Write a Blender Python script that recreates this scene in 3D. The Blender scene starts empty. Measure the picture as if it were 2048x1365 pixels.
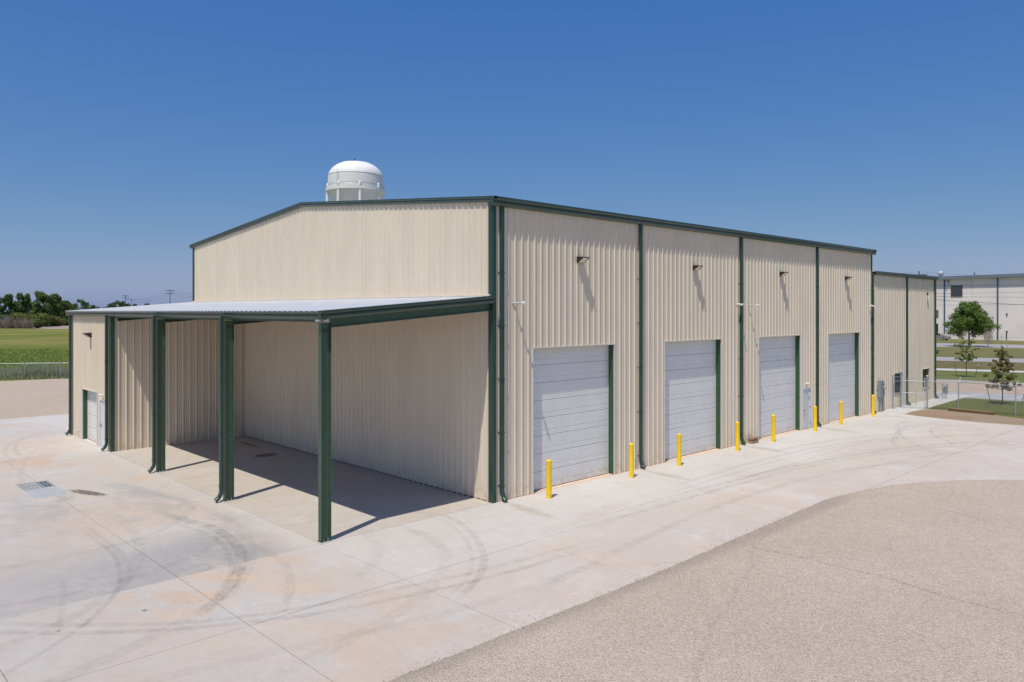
import bpy, math, random
from mathutils import Vector, noise
FT = 0.3048
R = math.radians
scn = bpy.context.scene
COL = scn.collection
random.seed(7)

# ---------------------------------------------------------------- camera
cam = bpy.data.cameras.new('camera'); camo = bpy.data.objects.new('camera', cam); COL.objects.link(camo)
camo.location = (-53.497*FT, -58.655*FT, 20.05*FT)
camo.rotation_euler = (R(90), 0, 0.8062 - R(90))
cam.sensor_width = 36; cam.lens = 1521.73/2048*36; cam.shift_y = -(682.5-621.9)/2048
cam.clip_start = 0.5; cam.clip_end = 6000
scn.camera = camo
# ---------------------------------------------------------------- sky and sun
SUN = Vector((-0.425, -0.168, 1.0)).normalized()
w = bpy.data.worlds.new('World'); scn.world = w; w.use_nodes = True
nt = w.node_tree; nt.nodes.clear()
sky = nt.nodes.new('ShaderNodeTexSky'); sky.sky_type = 'NISHITA'; sky.sun_disc = False
sky.sun_elevation = math.asin(SUN.z); sky.sun_rotation = math.atan2(SUN.x, SUN.y)
sky.altitude = 300; sky.air_density = 0.6; sky.dust_density = 1.15; sky.ozone_density = 3.0
# per-channel tone of the sky: deep saturated blue above, grey-blue at the horizon, as the photograph's sky
sp = nt.nodes.new('ShaderNodeSeparateColor'); cb = nt.nodes.new('ShaderNodeCombineColor'); nt.links.new(sky.outputs[0], sp.inputs[0])
for i, (p, c) in enumerate(((1.25, 1.19), (.70, .66), (.2, .59))):
    last = sp.outputs[i]
    for op, v in (('MULTIPLY', .1), ('POWER', p), ('MULTIPLY', c), ('MINIMUM', (.40, .46, .58)[i]), ('MULTIPLY', 10)):
        m_ = nt.nodes.new('ShaderNodeMath'); m_.operation = op; nt.links.new(last, m_.inputs[0]); m_.inputs[1].default_value = v; last = m_.outputs[0]
    nt.links.new(last, cb.inputs[i])
bg = nt.nodes.new('ShaderNodeBackground'); bg.inputs[1].default_value = 0.10
wo = nt.nodes.new('ShaderNodeOutputWorld')
nt.links.new(cb.outputs[0], bg.inputs[0]); nt.links.new(bg.outputs[0], wo.inputs[0])
sd = bpy.data.lights.new('sun', 'SUN'); sd.energy = 3.6; sd.angle = R(0.5); sd.color = (1, 0.955, 0.855)
so = bpy.data.objects.new('sun', sd); COL.objects.link(so)
so.rotation_euler = SUN.to_track_quat('Z', 'Y').to_euler(); so.location = (0, 0, 60)
scn.view_settings.view_transform = 'Standard'; scn.view_settings.look = 'None'
scn.view_settings.exposure = 0.04; scn.view_settings.gamma = 1.0; scn.view_settings.use_curve_mapping = False
scn.render.engine = 'CYCLES'
scn.cycles.max_bounces = 8; scn.cycles.diffuse_bounces = 6; scn.cycles.transparent_max_bounces = 12

# ---------------------------------------------------------------- materials
class NT:
    def __init__(s, name):
        s.m = bpy.data.materials.new(name); s.m.use_nodes = True
        s.t = s.m.node_tree; s.b = s.t.nodes['Principled BSDF']
        g = s.t.nodes.new('ShaderNodeNewGeometry')
        v = s.t.nodes.new('ShaderNodeVectorMath'); v.operation = 'SCALE'; v.inputs['Scale'].default_value = 1/FT
        s.l(g.outputs['Position'], v.inputs[0]); s.pos = v.outputs[0]
    def l(s, a, b): s.t.links.new(a, b)
    def noise(s, scale, detail=4, rough=.55, vec=None, stretch=None, dist=0):
        n = s.t.nodes.new('ShaderNodeTexNoise'); n.inputs['Scale'].default_value = scale
        n.inputs['Detail'].default_value = detail; n.inputs['Roughness'].default_value = rough; n.inputs['Distortion'].default_value = dist
        vec = vec or s.pos
        if stretch:
            mp = s.t.nodes.new('ShaderNodeMapping'); mp.inputs['Rotation'].default_value = (0, 0, stretch[3] if len(stretch) > 3 else 0)
            mp.inputs['Scale'].default_value = stretch[:3]; s.l(vec, mp.inputs[0]); vec = mp.outputs[0]
        s.l(vec, n.inputs['Vector']); return n.outputs['Fac']
    def voro(s, scale, feature='F1', out='Distance', rnd=1):
        n = s.t.nodes.new('ShaderNodeTexVoronoi'); n.feature = feature; n.inputs['Scale'].default_value = scale
        n.inputs['Randomness'].default_value = rnd; s.l(s.pos, n.inputs['Vector']); return n.outputs[out]
    def ramp(s, fac, lo, hi, a=0., b=1.):
        n = s.t.nodes.new('ShaderNodeMapRange'); n.interpolation_type = 'SMOOTHSTEP'
        for k, v in zip((1, 2, 3, 4), (lo, hi, a, b)): n.inputs[k].default_value = v
        s.l(fac, n.inputs[0]); return n.outputs[0]
    def math(s, op, a, b=None):
        n = s.t.nodes.new('ShaderNodeMath'); n.operation = op
        for i, x in enumerate((a, b)):
            if x is None: continue
            if isinstance(x, (int, float)): n.inputs[i].default_value = x
            else: s.l(x, n.inputs[i])
        return n.outputs[0]
    def mix(s, fac, a, b, mode='MIX'):
        n = s.t.nodes.new('ShaderNodeMix'); n.data_type = 'RGBA'; n.blend_type = mode
        for i, x in ((0, fac), (6, a), (7, b)):
            if isinstance(x, (int, float)): n.inputs[i].default_value = x
            elif isinstance(x, tuple): n.inputs[i].default_value = (*x, 1)
            else: s.l(x, n.inputs[i])
        return n.outputs[2]
    def ell(s, cx, cy, rx, ry, rot=0, warp=None, soft=.6):
        mp = s.t.nodes.new('ShaderNodeMapping'); mp.vector_type = 'TEXTURE'
        mp.inputs['Location'].default_value = (cx, cy, 0); mp.inputs['Rotation'].default_value = (0, 0, R(rot)); mp.inputs['Scale'].default_value = (rx, ry, 1e4)
        s.l(s.pos, mp.inputs[0])
        n = s.t.nodes.new('ShaderNodeVectorMath'); n.operation = 'LENGTH'; s.l(mp.outputs[0], n.inputs[0])
        d = n.outputs['Value']
        if warp is not None: d = s.math('ADD', d, s.math('MULTIPLY', s.math('SUBTRACT', warp, .5), 1.6))
        return s.ramp(d, 1-soft, 1.0, 1, 0)
    def gain(s, c, k, sat=1):
        n = s.t.nodes.new('ShaderNodeHueSaturation'); n.inputs['Value'].default_value = k; n.inputs['Saturation'].default_value = sat
        s.l(c, n.inputs['Color']); return n.outputs[0]
    def sep(s):
        n = s.t.nodes.new('ShaderNodeSeparateXYZ'); s.l(s.pos, n.inputs[0]); return n.outputs
    def bump(s, h, dist, strength=1):
        n = s.t.nodes.new('ShaderNodeBump'); n.inputs['Distance'].default_value = dist; n.inputs['Strength'].default_value = strength
        s.l(h, n.inputs['Height']); s.l(n.outputs[0], s.b.inputs['Normal'])
    def fin(s, col, rough=.5, metal=0, spec=.5):
        if isinstance(col, tuple): s.b.inputs['Base Color'].default_value = (*col, 1)
        else: s.l(col, s.b.inputs['Base Color'])
        if isinstance(rough, (int, float)): s.b.inputs['Roughness'].default_value = rough
        else: s.l(rough, s.b.inputs['Roughness'])
        s.b.inputs['Metallic'].default_value = metal; s.b.inputs['Specular IOR Level'].default_value = spec
        return s.m

def simple(name, col, rough=.5, metal=0, var=.12, scale=1.5, spec=.5, bump=0, bscale=40):
    n = NT(name)
    f = n.noise(scale, 5)
    dark = tuple(c*(1-var) for c in col); lite = tuple(min(1, c*(1+var)) for c in col)
    c = n.mix(n.ramp(f, .3, .7), dark, lite)
    if bump: n.bump(n.noise(bscale, 3), bump)
    return n.fin(c, rough, metal, spec)

def wall_paint(name, col, rough=.42):
    n = NT(name)
    o = n.t.nodes.new('ShaderNodeObjectInfo')
    f = n.noise(.35, 4, stretch=(1, 1, .25)); g = n.noise(7, 4, stretch=(1, 1, .06))
    c = n.mix(n.ramp(f, .3, .7), tuple(x*.955 for x in col), tuple(x*1.03 for x in col))
    c = n.mix(n.ramp(g, .52, .8, 0, .10), c, tuple(x*.86 for x in col))
    c = n.mix(n.ramp(o.outputs['Random'], 0, 1, 0, .05), c, tuple(x*.75 for x in col))
    z = n.sep()[2]
    d = n.math('MULTIPLY', n.ramp(z, 0, 2.2, 1, 0), n.ramp(n.noise(1.4, 5), .35, .75))
    c = n.mix(n.math('MULTIPLY', d, .5), c, (.42, .29, .19))
    n.bump(n.noise(.9, 2, stretch=(1, 1, .5)), .004, .5)      # oil-canning of thin sheet
    return n.fin(c, rough, 0, .45)

M = {}
M['wall'] = wall_paint('beige_wall_paint', (.735, .645, .515))
M['wall_trim'] = simple('beige_trim', (.74, .66, .55), .4, var=.05)
M['green'] = simple('green_trim_paint', (.024, .062, .047), .33, var=.12, scale=.8, spec=.5)
M['column_green'] = simple('green_column_paint', (.054, .102, .062), .38, var=.12, scale=2, bump=.003, bscale=15)
M['jamb_green'] = simple('green_jamb', (.034, .088, .038), .4, var=.06)
M['fascia_green'] = simple('fascia_green', (.036, .068, .056), .26, var=.1, scale=.6)
M['roof'] = simple('white_galvalume_roof', (.60, .61, .64), .5, .05, var=.06, scale=.5)
M['purlin'] = simple('red_oxide_purlin', (.075, .022, .022), .6, var=.2)
M['white_trim'] = simple('pale_jamb_trim', (.60, .60, .60), .4, var=.04)
M['pale'] = simple('pale_grey_paint', (.65, .66, .68), .45, var=.05)
M['white'] = simple('white_paint', (.8, .8, .78), .4, var=.05)
M['tank'] = simple('white_tank_paint', (.80, .79, .78), .6, var=.05, scale=.08)
M['tank_seam'] = simple('tank_seam', (.70, .70, .70), .6)
M['bronze'] = simple('dark_bronze', (.035, .024, .022), .45, var=.15)
M['lens'] = simple('lamp_lens', (.62, .60, .56), .25, var=.05)
M['galv'] = simple('galvanised_steel', (.46, .48, .50), .45, .55, var=.2, scale=3)
M['galvdark'] = simple('dull_galvanised_mesh', (.30, .31, .31), .6, .2, var=.2, scale=3)
M['zinc'] = simple('bright_zinc', (.58, .60, .62), .5, .35, var=.1)
M['grey_box'] = simple('grey_enclosure', (.25, .28, .29), .5, var=.08)
M['dark'] = simple('dark_opening', (.01, .01, .012), .7, var=.1)
M['glass'] = simple('dark_glass', (.012, .014, .018), .12, var=.1, spec=.12)
M['blind'] = simple('window_blind', (.13, .13, .125), .6, var=.1)
M['timber'] = simple('weathered_timber', (.36, .25, .15), .8, var=.3, scale=6, bump=.01)
M['timber_dark'] = simple('brown_timber', (.16, .09, .05), .9, var=.3, scale=4, bump=.02)
M['bark'] = simple('bark', (.12, .095, .075), .9, var=.3, scale=4, bump=.03, bscale=12)
M['pole'] = simple('creosote_pole', (.07, .055, .045), .9, var=.2)
M['wire'] = simple('cable_black', (.03, .03, .032), .6, var=.1)
M['blue_pipe'] = simple('blue_downspout', (.07, .11, .22), .4, var=.08)
M['rubber'] = simple('tyre_rubber', (.02, .02, .02), .8, var=.1)
M['car'] = simple('silver_car_paint', (.38, .36, .34), .25, .5, var=.05)
M['stake'] = simple('dark_stake', (.05, .04, .035), .7, var=.2)
M['dirtbrown'] = simple('dry_soil', (.22, .13, .075), .95, var=.3, scale=1, bump=.05, bscale=5)

def mk_yellow():
    n = NT('yellow_bollard_paint')
    f = n.noise(3, 5); z = n.sep()[2]
    c = n.mix(n.ramp(f, .3, .7), (.86, .56, .006), (.95, .64, .012))
    sc = n.math('MULTIPLY', n.ramp(n.noise(7, 6, .75, stretch=(1, 1, .5)), .56, .66), n.ramp(z, .2, 2.6, .9, .25))
    c = n.mix(sc, c, (.42, .28, .05))
    n.bump(n.noise(14, 3), .004)
    return n.fin(c, .42)
M['yellow'] = mk_yellow()

def mk_door():
    n = NT('silver_white_door_paint')
    f = n.noise(.5, 3); z = n.sep()[2]
    c = n.mix(n.ramp(f, .3, .7), (.785, .765, .735), (.82, .80, .77))
    g = n.noise(5, 5, stretch=(.15, .15, 1))
    c = n.mix(n.math('MULTIPLY', n.ramp(z, 0, 1.6, .4, 0), n.ramp(n.noise(2, 5), .35, .7)), c, (.42, .31, .22))
    return n.fin(c, .38, 0, .5)
M['door'] = mk_door()

def mk_concrete():
    n = NT('broom_finished_concrete')
    o = n.t.nodes.new('ShaderNodeObjectInfo')
    x, y, z = n.sep()
    a = n.noise(.055, 5, .6); b = n.noise(.35, 6, .65, dist=.6); c2 = n.noise(3.2, 6, .7); fine = n.noise(24, 3, .7)
    base = n.mix(n.ramp(a, .35, .65), (.455, .42, .395), (.50, .485, .475))
    base = n.mix(n.ramp(o.outputs['Random'], 0, 1, 0, .35), base, (.44, .425, .415))
    # warm dusty film towards the gravel edge (Y about -14 to -24) and towards the left yard
    dust = n.math('MULTIPLY', n.ramp(y, -10, -17, 0, 1), n.ramp(n.noise(.18, 6, .7, dist=.5), .30, .62))
    base = n.mix(n.math('MULTIPLY', dust, .65), base, (.47, .365, .295))
    spk = n.math('MULTIPLY', n.ramp(y, -13, -21, 0, 1), n.math('MULTIPLY', n.ramp(n.noise(.3, 4, .6), .40, .58), n.ramp(n.noise(7, 5, .8), .50, .60)))
    base = n.mix(n.math('MULTIPLY', spk, .75), base, (.34, .25, .19))
    # clean strip of new concrete right at the gravel edge
    streak = n.noise(1, 5, .6, stretch=(.05, .55, 1, R(12)))
    base = n.mix(n.ramp(streak, .50, .72, 0, .35), base, (.40, .365, .345))
    left = n.ramp(x, -18, -24, 0, 1)
    warm = n.math('MULTIPLY', left, n.ramp(n.noise(.09, 5, .6), .40, .6))
    base = n.mix(n.math('MULTIPLY', warm, .60), base, (.50, .385, .30))
    wn = n.noise(.22, 5, .65); wn2 = n.noise(.7, 6, .7)
    st2 = n.ramp(n.noise(.16, 6, .7, dist=1.2), .30, .60)
    for cx, cy, rx, ry, rot, col, k in [
        (-38, 5, 4, 3.2, 0, (.225, .235, .25), .45), (-28.3, 7, 4, 3.5, 20, (.24, .25, .265), .4),
        (-35, 28, 6, 9, 0, (.27, .275, .28), .38), (-25, 30, 2.5, 7, 10, (.27, .28, .30), .5),
        (-22, 14, 2.5, 6, 12, (.30, .30, .31), .4),
        (-25, 3, 3, 2, 10, (.28, .27, .26), .4)]:
        base = n.mix(n.math('MULTIPLY', n.math('MULTIPLY', n.ell(cx, cy, rx, ry, rot, wn2, .8), st2), k*1.35), base, col)
    # grey scuffed pour: ends sharply at the joint on Y = 0, feathers out to the left of it
    gp = n.math('MULTIPLY', n.math('MULTIPLY', n.ramp(y, .0, .06), n.ramp(y, 15, 5)), n.ramp(x, -20.2, -26))
    sw = n.ramp(n.noise(.30, 7, .72, stretch=(1, .45, 1, R(35)), dist=.8), .30, .54, .22, 1)
    base = n.mix(n.math('MULTIPLY', n.math('MULTIPLY', gp, sw), .92), base, (.25, .257, .272))
    gp2 = n.math('MULTIPLY', n.math('MULTIPLY', n.ramp(y, 10, 16), n.ramp(y, 44, 30)), n.math('MULTIPLY', n.ramp(x, -20.2, -24), n.ramp(n.noise(.16, 7, .7, stretch=(1, .6, 1, R(20)), dist=.6), .47, .62)))
    base = n.mix(n.math('MULTIPLY', gp2, .75), base, (.285, .285, .29))
    oz = n.ramp(n.noise(.9, 6, .7, stretch=(1, .16, 1, R(-22)), dist=.3), .36, .52, .15, 1)
    for cx, cy, rx, ry, rot, col, k in [
        (-30, 58, 6, 9, 30, (.50, .31, .19), .65), (-33.5, -4, 5, 2.2, -40, (.54, .36, .235), .75), (-29.5, -2.5, 4.5, 1.6, -55, (.54, .36, .235), .75),
        (-35, -7, 4, 2, -30, (.54, .37, .25), .6), (-27, -8, 5, 1.6, -50, (.54, .38, .27), .6), (-33, 22, 8, 9, 0, (.50, .37, .27), .45),
        (-24, -2, 3, 1.5, -40, (.54, .38, .27), .5), (-22.5, 38, 1.0, 2.2, 30, (.56, .37, .24), .7), (-30, -14, 9, 1.6, -38, (.50, .39, .31), .5),
        (-17, 35, 1.3, 1.5, 0, (.60, .40, .22), .75), (-1.6, 22, 1.6, 2.2, 0, (.40, .20, .08), .75), (-15, 27, 3, 2, 0, (.50, .41, .31), .5),
        (5, -10, 14, 1.2, 5, (.48, .38, .31), .5), (20, -16, 12, 3, 5, (.46, .36, .29), .5), (-2, -14, 12, 1.0, 8, (.50, .39, .31), .5)]:
        base = n.mix(n.math('MULTIPLY', n.math('MULTIPLY', n.ell(cx, cy, rx, ry, rot, wn, .8), oz), k*.95), base, col)
    # dirty run-offs from the downspouts on the long wall
    for cx in (25.2, 50.2, 75.4, 99.7, 1.5):
        base = n.mix(n.math('MULTIPLY', n.ell(cx-.8, -4.5, 1.3, 5.5, -6, wn2, .9), .55), base, (.27, .215, .15))
    # lean-to slab is older and tanner
    lt = n.math('MULTIPLY', n.math('MULTIPLY', n.ramp(x, -20.1, -19.9), n.ramp(x, .2, 0)), n.math('MULTIPLY', n.ramp(y, -.1, .1), n.ramp(y, 60, 59)))
    base = n.mix(n.math('MULTIPLY', lt, n.ramp(n.noise(.25, 6, .7, dist=.7), .3, .65, .35, .85)), base, n.mix(n.ramp(wn2, .3, .7), (.425, .37, .315), (.39, .325, .265)))
    dark = n.math('MAXIMUM', n.ell(-5.1, 41.2, 1.9, 1.3, 10, c2, .3), n.ell(-29.2, 34.2, .8, 3.2, 20, c2, .3))
    dark = n.math('MAXIMUM', dark, n.ell(-32.6, 38.6, .3, 1.4, 0, c2, .4))
    dark = n.math('MAXIMUM', dark, n.ell(-3.0, 51, .35, 4, 0, c2, .5))
    dark = n.math('MAXIMUM', dark, n.ell(-36.0, -4.9, .22, .3, 0, c2, .5))
    dark = n.math('MAXIMUM', dark, n.ell(-41.0, -4.6, .18, .2, 0, c2, .5))
    base = n.mix(n.math('MULTIPLY', dark, .95), base, (.035, .024, .02))
    # hairline cracks, only here and there
    cr = n.t.nodes.new('ShaderNodeTexVoronoi'); cr.feature = 'DISTANCE_TO_EDGE'; cr.inputs['Scale'].default_value = .085
    wv = n.t.nodes.new('ShaderNodeVectorMath'); wv.operation = 'ADD'; nc = n.t.nodes.new('ShaderNodeTexNoise'); nc.inputs['Scale'].default_value = .6; nc.inputs['Detail'].default_value = 6
    n.l(n.pos, nc.inputs['Vector']); sc_ = n.t.nodes.new('ShaderNodeVectorMath'); sc_.operation = 'SCALE'; sc_.inputs['Scale'].default_value = 3.0; n.l(nc.outputs['Color'], sc_.inputs[0])
    n.l(n.pos, wv.inputs[0]); n.l(sc_.outputs[0], wv.inputs[1]); n.l(wv.outputs[0], cr.inputs['Vector'])
    crk = n.math('MULTIPLY', n.ramp(cr.outputs['Distance'], .0, .0035, 1, 0), n.ramp(n.noise(.07, 3), .52, .58))
    base = n.mix(n.math('MULTIPLY', crk, .45), base, (.20, .17, .15))
    # rusty sill strips in the door recesses
    sill = n.math('MULTIPLY', n.ramp(y, -.5, -.05), n.ramp(x, 2, 5))
    base = n.mix(n.math('MULTIPLY', sill, .7), base, (.62, .42, .26))
    base = n.mix(n.ramp(c2, .35, .75, 0, .32), base, (.37, .335, .31))
    br = n.noise(1.0, 6, .75, stretch=(2.2, .5, 1, R(8)), dist=.4)
    base = n.mix(n.ramp(br, .42, .66, 0, .30), base, (.365, .34, .325))
    base = n.mix(n.ramp(n.noise(.5, 7, .7, dist=.9), .5, .72, 0, .28), base, (.56, .53, .51))
    base = n.mix(n.ramp(n.noise(1.1, 6, .75), .60, .75, 0, .35), base, (.36, .32, .29))
    base = n.mix(n.ramp(fine, .3, .7, 0, .10), base, (.25, .23, .22))
    pit = n.ramp(n.voro(1.3), .025, .045, 1, 0)
    base = n.mix(n.math('MULTIPLY', pit, .6), base, (.12, .10, .09))
    n.bump(n.math('ADD', n.math('MULTIPLY', c2, .6), fine), .006, .7)
    grime_vignette = n.math('MULTIPLY', n.ramp(x, -28, -44, 0, 1), n.ramp(y, 60, 10, .35, 1))  # dirt plus lens vignette, both painted as darkening of the near-left slabs
    base = n.mix(n.math('MULTIPLY', grime_vignette, .55), base, n.mix(n.ramp(wn2, .3, .7), (.345, .315, .30), (.40, .37, .35)))
    dirty = n.math('MULTIPLY', n.ramp(n.noise(.045, 5, .65, dist=.4), .42, .62), n.ramp(y, -6, -14, .25, 1))
    base = n.mix(n.math('MULTIPLY', dirty, .5), base, (.40, .355, .325))
    return n.fin(n.mix(1.0, n.gain(n.mix(n.math('MULTIPLY', left, .14), base, (.25, .21, .18)), 1.33, 1.0), (1, .982, .945), 'MULTIPLY'), n.ramp(b, .3, .7, .6, .85), 0, .35)
M['concrete'] = mk_concrete()
M['joint'] = simple('dark_joint', (.24, .19, .145), .95, var=.3, scale=3)
M['new_concrete'] = simple('grey_patch_concrete', (.42, .43, .44), .8, var=.12, scale=1.5, bump=.004)
M['walk'] = simple('pale_walk_concrete', (.55, .53, .50), .8, var=.12, scale=.6, bump=.004)
M['kerb'] = simple('kerb_concrete', (.48, .47, .46), .8, var=.1)
M['parking'] = simple('parking_concrete', (.40, .40, .39), .8, var=.12, scale=.3)
M['tan_drive'] = simple('tan_drive', (.47, .355, .27), .85, var=.12, scale=.2)
M['asphalt'] = simple('street_asphalt', (.36, .335, .325), .85, var=.15, scale=.3)
M['line'] = simple('white_line', (.75, .75, .73), .6, var=.06)

def mk_gravel(name, c1, c2, c3, seams=True):
    n = NT(name)
    big = n.noise(.06, 5, .6); mid = n.noise(.6, 5, .65)
    v = n.voro(10.5, out='Color'); s = n.t.nodes.new('ShaderNodeSeparateColor'); n.l(v, s.inputs[0]); r = s.outputs[0]
    v2 = n.voro(16, out='Color'); s2 = n.t.nodes.new('ShaderNodeSeparateColor'); n.l(v2, s2.inputs[0]); r2 = s2.outputs[1]
    c = n.mix(n.ramp(big, .3, .7), c1, c2)
    c = n.mix(n.ramp(mid, .35, .75, 0, .35), c, c3)
    c = n.mix(n.ramp(r, .45, 1, 0, .50), c, tuple(x*1.5 for x in c1))
    c = n.mix(n.ramp(r2, .55, .95, 0, .55), c, tuple(x*.42 for x in c1))
    c = n.gain(c, 1.54, 1.04)
    c = n.mix(n.ramp(n.voro(1.1), .02, .05, .7, 0), c, (.07, .06, .055))
    if seams:
        x, y, z = n.sep()
        wob = n.math('MULTIPLY', n.math('SUBTRACT', n.noise(.12, 3), .5), 3)
        for (x0, y0, ang, half, k) in ((5.9, -36, 88, 14, .5), (-3, -30, 20, 20, .25), (30, -36, 70, 16, .3)):
            ca, sa = math.cos(R(ang)), math.sin(R(ang))
            dx = n.math('SUBTRACT', x, x0); dy = n.math('SUBTRACT', y, y0)
            d = n.math('ABSOLUTE', n.math('ADD', n.math('ADD', n.math('MULTIPLY', dx, -sa), n.math('MULTIPLY', dy, ca)), wob))
            t = n.math('ABSOLUTE', n.math('ADD', n.math('MULTIPLY', dx, ca), n.math('MULTIPLY', dy, sa)))
            mk = n.math('MULTIPLY', n.math('MULTIPLY', n.ramp(d, .02, .3, 1, 0), n.ramp(t, half*.6, half, 1, 0)), n.ramp(n.noise(2.2, 5, .8), .4, .6))
            c = n.mix(n.math('MULTIPLY', mk, k), c, (.20, .165, .14))
        c = n.mix(n.math('MULTIPLY', n.ramp(y, -26.2, -24.6), n.ramp(x, 34, 26, .0, .45)), c, (.30, .25, .21))
    h = n.voro(10.5)
    n.bump(n.math('SUBTRACT', 1, h), .030, .9)
    return n.fin(c, .9, 0, .25)
M['gravel'] = mk_gravel('rolled_gravel', (.352, .290, .236), (.398, .332, .274), (.30, .244, .198))
M['gravel_far'] = mk_gravel('rolled_gravel_far', (.355, .283, .225), (.38, .31, .25), (.32, .25, .195), False)

def mk_grass(name, a, b, c3, s1=.02, s2=.4, dry=None, dryamt=.0):
    n = NT(name)
    f = n.noise(s1, 6, .6); g = n.noise(s2, 6, .7); h = n.noise(6, 4, .7)
    c = n.mix(n.ramp(f, .35, .65), a, b)
    c = n.mix(n.ramp(g, .35, .75, 0, .6), c, c3)
    if dry: c = n.mix(n.math('MULTIPLY', n.ramp(n.noise(s1*2.3, 5, .7), .42, .62), dryamt), c, dry)
    c = n.mix(n.ramp(h, .5, .8, 0, .5), c, tuple(x*.45 for x in a))
    n.bump(n.math('ADD', h, g), .25, .8)
    return n.fin(c, .95, 0, .15)
def mk_field():
    n = NT('meadow_grass')
    x, y, z = n.sep()
    near = n.ramp(y, 330, 470, 1, 0)
    f = n.noise(.006, 6, .65, stretch=(1, 2.2, 1, .1)); g = n.noise(.05, 6, .7, stretch=(.6, 1.6, 1)); h = n.noise(1.2, 5, .7)
    c = n.mix(n.ramp(f, .36, .62), (.21, .24, .05), (.36, .31, .10))
    c = n.mix(n.ramp(g, .40, .72, 0, .65), c, (.11, .155, .025))
    c = n.mix(n.math('MULTIPLY', near, .75), c, n.mix(n.ramp(n.noise(.12, 6, .7), .35, .65), (.17, .25, .035), (.22, .28, .05)))
    c = n.mix(n.ramp(h, .45, .8, 0, .55), c, (.06, .09, .015))
    n.bump(n.math('ADD', h, g), .6, .8)
    return n.fin(c, .95, 0, .12)
M['field'] = mk_field()
M['lawn'] = mk_grass('mown_lawn', (.20, .245, .07), (.25, .28, .09), (.17, .21, .06), .06, .7, (.20, .165, .06), .55)
M['verge'] = mk_grass('roadside_verge', (.22, .24, .085), (.27, .26, .11), (.18, .19, .07), .03, .3, (.25, .17, .08), .7)
M['dry_verge'] = mk_grass('dry_verge', (.30, .225, .13), (.25, .21, .09), (.22, .17, .08), .05, .5, (.16, .155, .05), .6)
M['dirt'] = mk_grass('bare_dirt', (.52, .36, .24), (.58, .46, .35), (.44, .30, .19), .09, 1.2)
M['far_soil'] = simple('pink_soil_track', (.36, .27, .22), .95, var=.2, scale=.05)

def mk_leaf(name, a, b, c3=None, scale=.25, trans=.35):
    n = NT(name)
    g = n.t.nodes.new('ShaderNodeNewGeometry')
    f = n.noise(scale, 4, .6)
    c = n.mix(n.ramp(f, .35, .65), a, b)
    c = n.mix(n.ramp(g.outputs['Random Per Island'], 0, 1, 0, .75), c, c3 or tuple(x*1.5 for x in b))
    m = n.fin(c, .55, 0, .3)
    t = n.t.nodes.new('ShaderNodeBsdfTranslucent'); n.l(c, t.inputs[0])
    mx = n.t.nodes.new('ShaderNodeMixShader'); mx.inputs[0].default_value = trans
    n.l(n.b.outputs[0], mx.inputs[1]); n.l(t.outputs[0], mx.inputs[2])
    n.l(mx.outputs[0], n.t.nodes['Material Output'].inputs[0])
    return m
M['leaf_dark'] = mk_leaf('leaf_dark', (.055, .095, .028), (.085, .135, .035))
M['leaf_mid'] = mk_leaf('leaf_mid', (.075, .12, .03), (.12, .165, .04))
M['leaf_olive'] = mk_leaf('leaf_olive', (.11, .14, .035), (.17, .19, .05))
M['leaf_oak'] = mk_leaf('leaf_oak', (.075, .13, .025), (.14, .21, .04), scale=.6)
M['leaf_young'] = mk_leaf('leaf_young', (.13, .18, .03), (.20, .24, .06), scale=1)
M['leaf_bronze'] = mk_leaf('leaf_bronze', (.14, .17, .045), (.19, .19, .05), (.26, .18, .08), scale=1)
M['twig'] = mk_leaf('grey_twig', (.22, .17, .16), (.30, .24, .21), scale=.3, trans=.05)
M['weed'] = mk_leaf('weed_blade', (.27, .32, .14), (.33, .36, .19), (.40, .39, .25), scale=.15, trans=.35)
M['tussock'] = mk_leaf('field_tussock', (.24, .32, .055), (.30, .36, .07), (.36, .39, .12), scale=.1, trans=.3)
M['lawn_blade'] = mk_leaf('lawn_blade', (.24, .31, .08), (.30, .34, .11), (.35, .33, .16), scale=.3, trans=.3)

def mk_mark():
    n = NT('tyre_rubber_mark')
    n.m.blend_method = 'BLEND' if hasattr(n.m, 'blend_method') else None
    uv = n.t.nodes.new('ShaderNodeUVMap'); s = n.t.nodes.new('ShaderNodeSeparateXYZ'); n.l(uv.outputs[0], s.inputs[0])
    u, v = s.outputs[0], s.outputs[1]                       # u across 0..1, v along 0..1
    edge = n.math('MULTIPLY', n.ramp(u, 0, .18), n.ramp(u, 1, .82)); ends = n.math('MULTIPLY', n.ramp(v, 0, .15), n.ramp(v, 1, .85))
    gro = n.t.nodes.new('ShaderNodeTexWave'); gro.inputs['Scale'].default_value = 2.2; gro.inputs['Distortion'].default_value = .6
    mp = n.t.nodes.new('ShaderNodeMapping'); mp.inputs['Scale'].default_value = (1, .02, 1); n.l(uv.outputs[0], mp.inputs[0]); n.l(mp.outputs[0], gro.inputs[0])
    a = n.math('MULTIPLY', n.math('MULTIPLY', edge, ends), n.ramp(n.noise(.8, 5, .7), .25, .75))
    a = n.math('MULTIPLY', a, n.ramp(gro.outputs['Fac'], 0, 1, .4, 1))
    a = n.math('MULTIPLY', a, n.ramp(n.noise(9, 4, .7), .3, .7, .5, 1))
    oi = n.t.nodes.new('ShaderNodeObjectInfo')
    a = n.math('MULTIPLY', a, n.math('MULTIPLY', oi.outputs['Alpha'], .54))
    n.fin((.13, .125, .125), .8); n.l(a, n.b.inputs['Alpha'])
    return n.m
M['mark'] = mk_mark()

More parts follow.
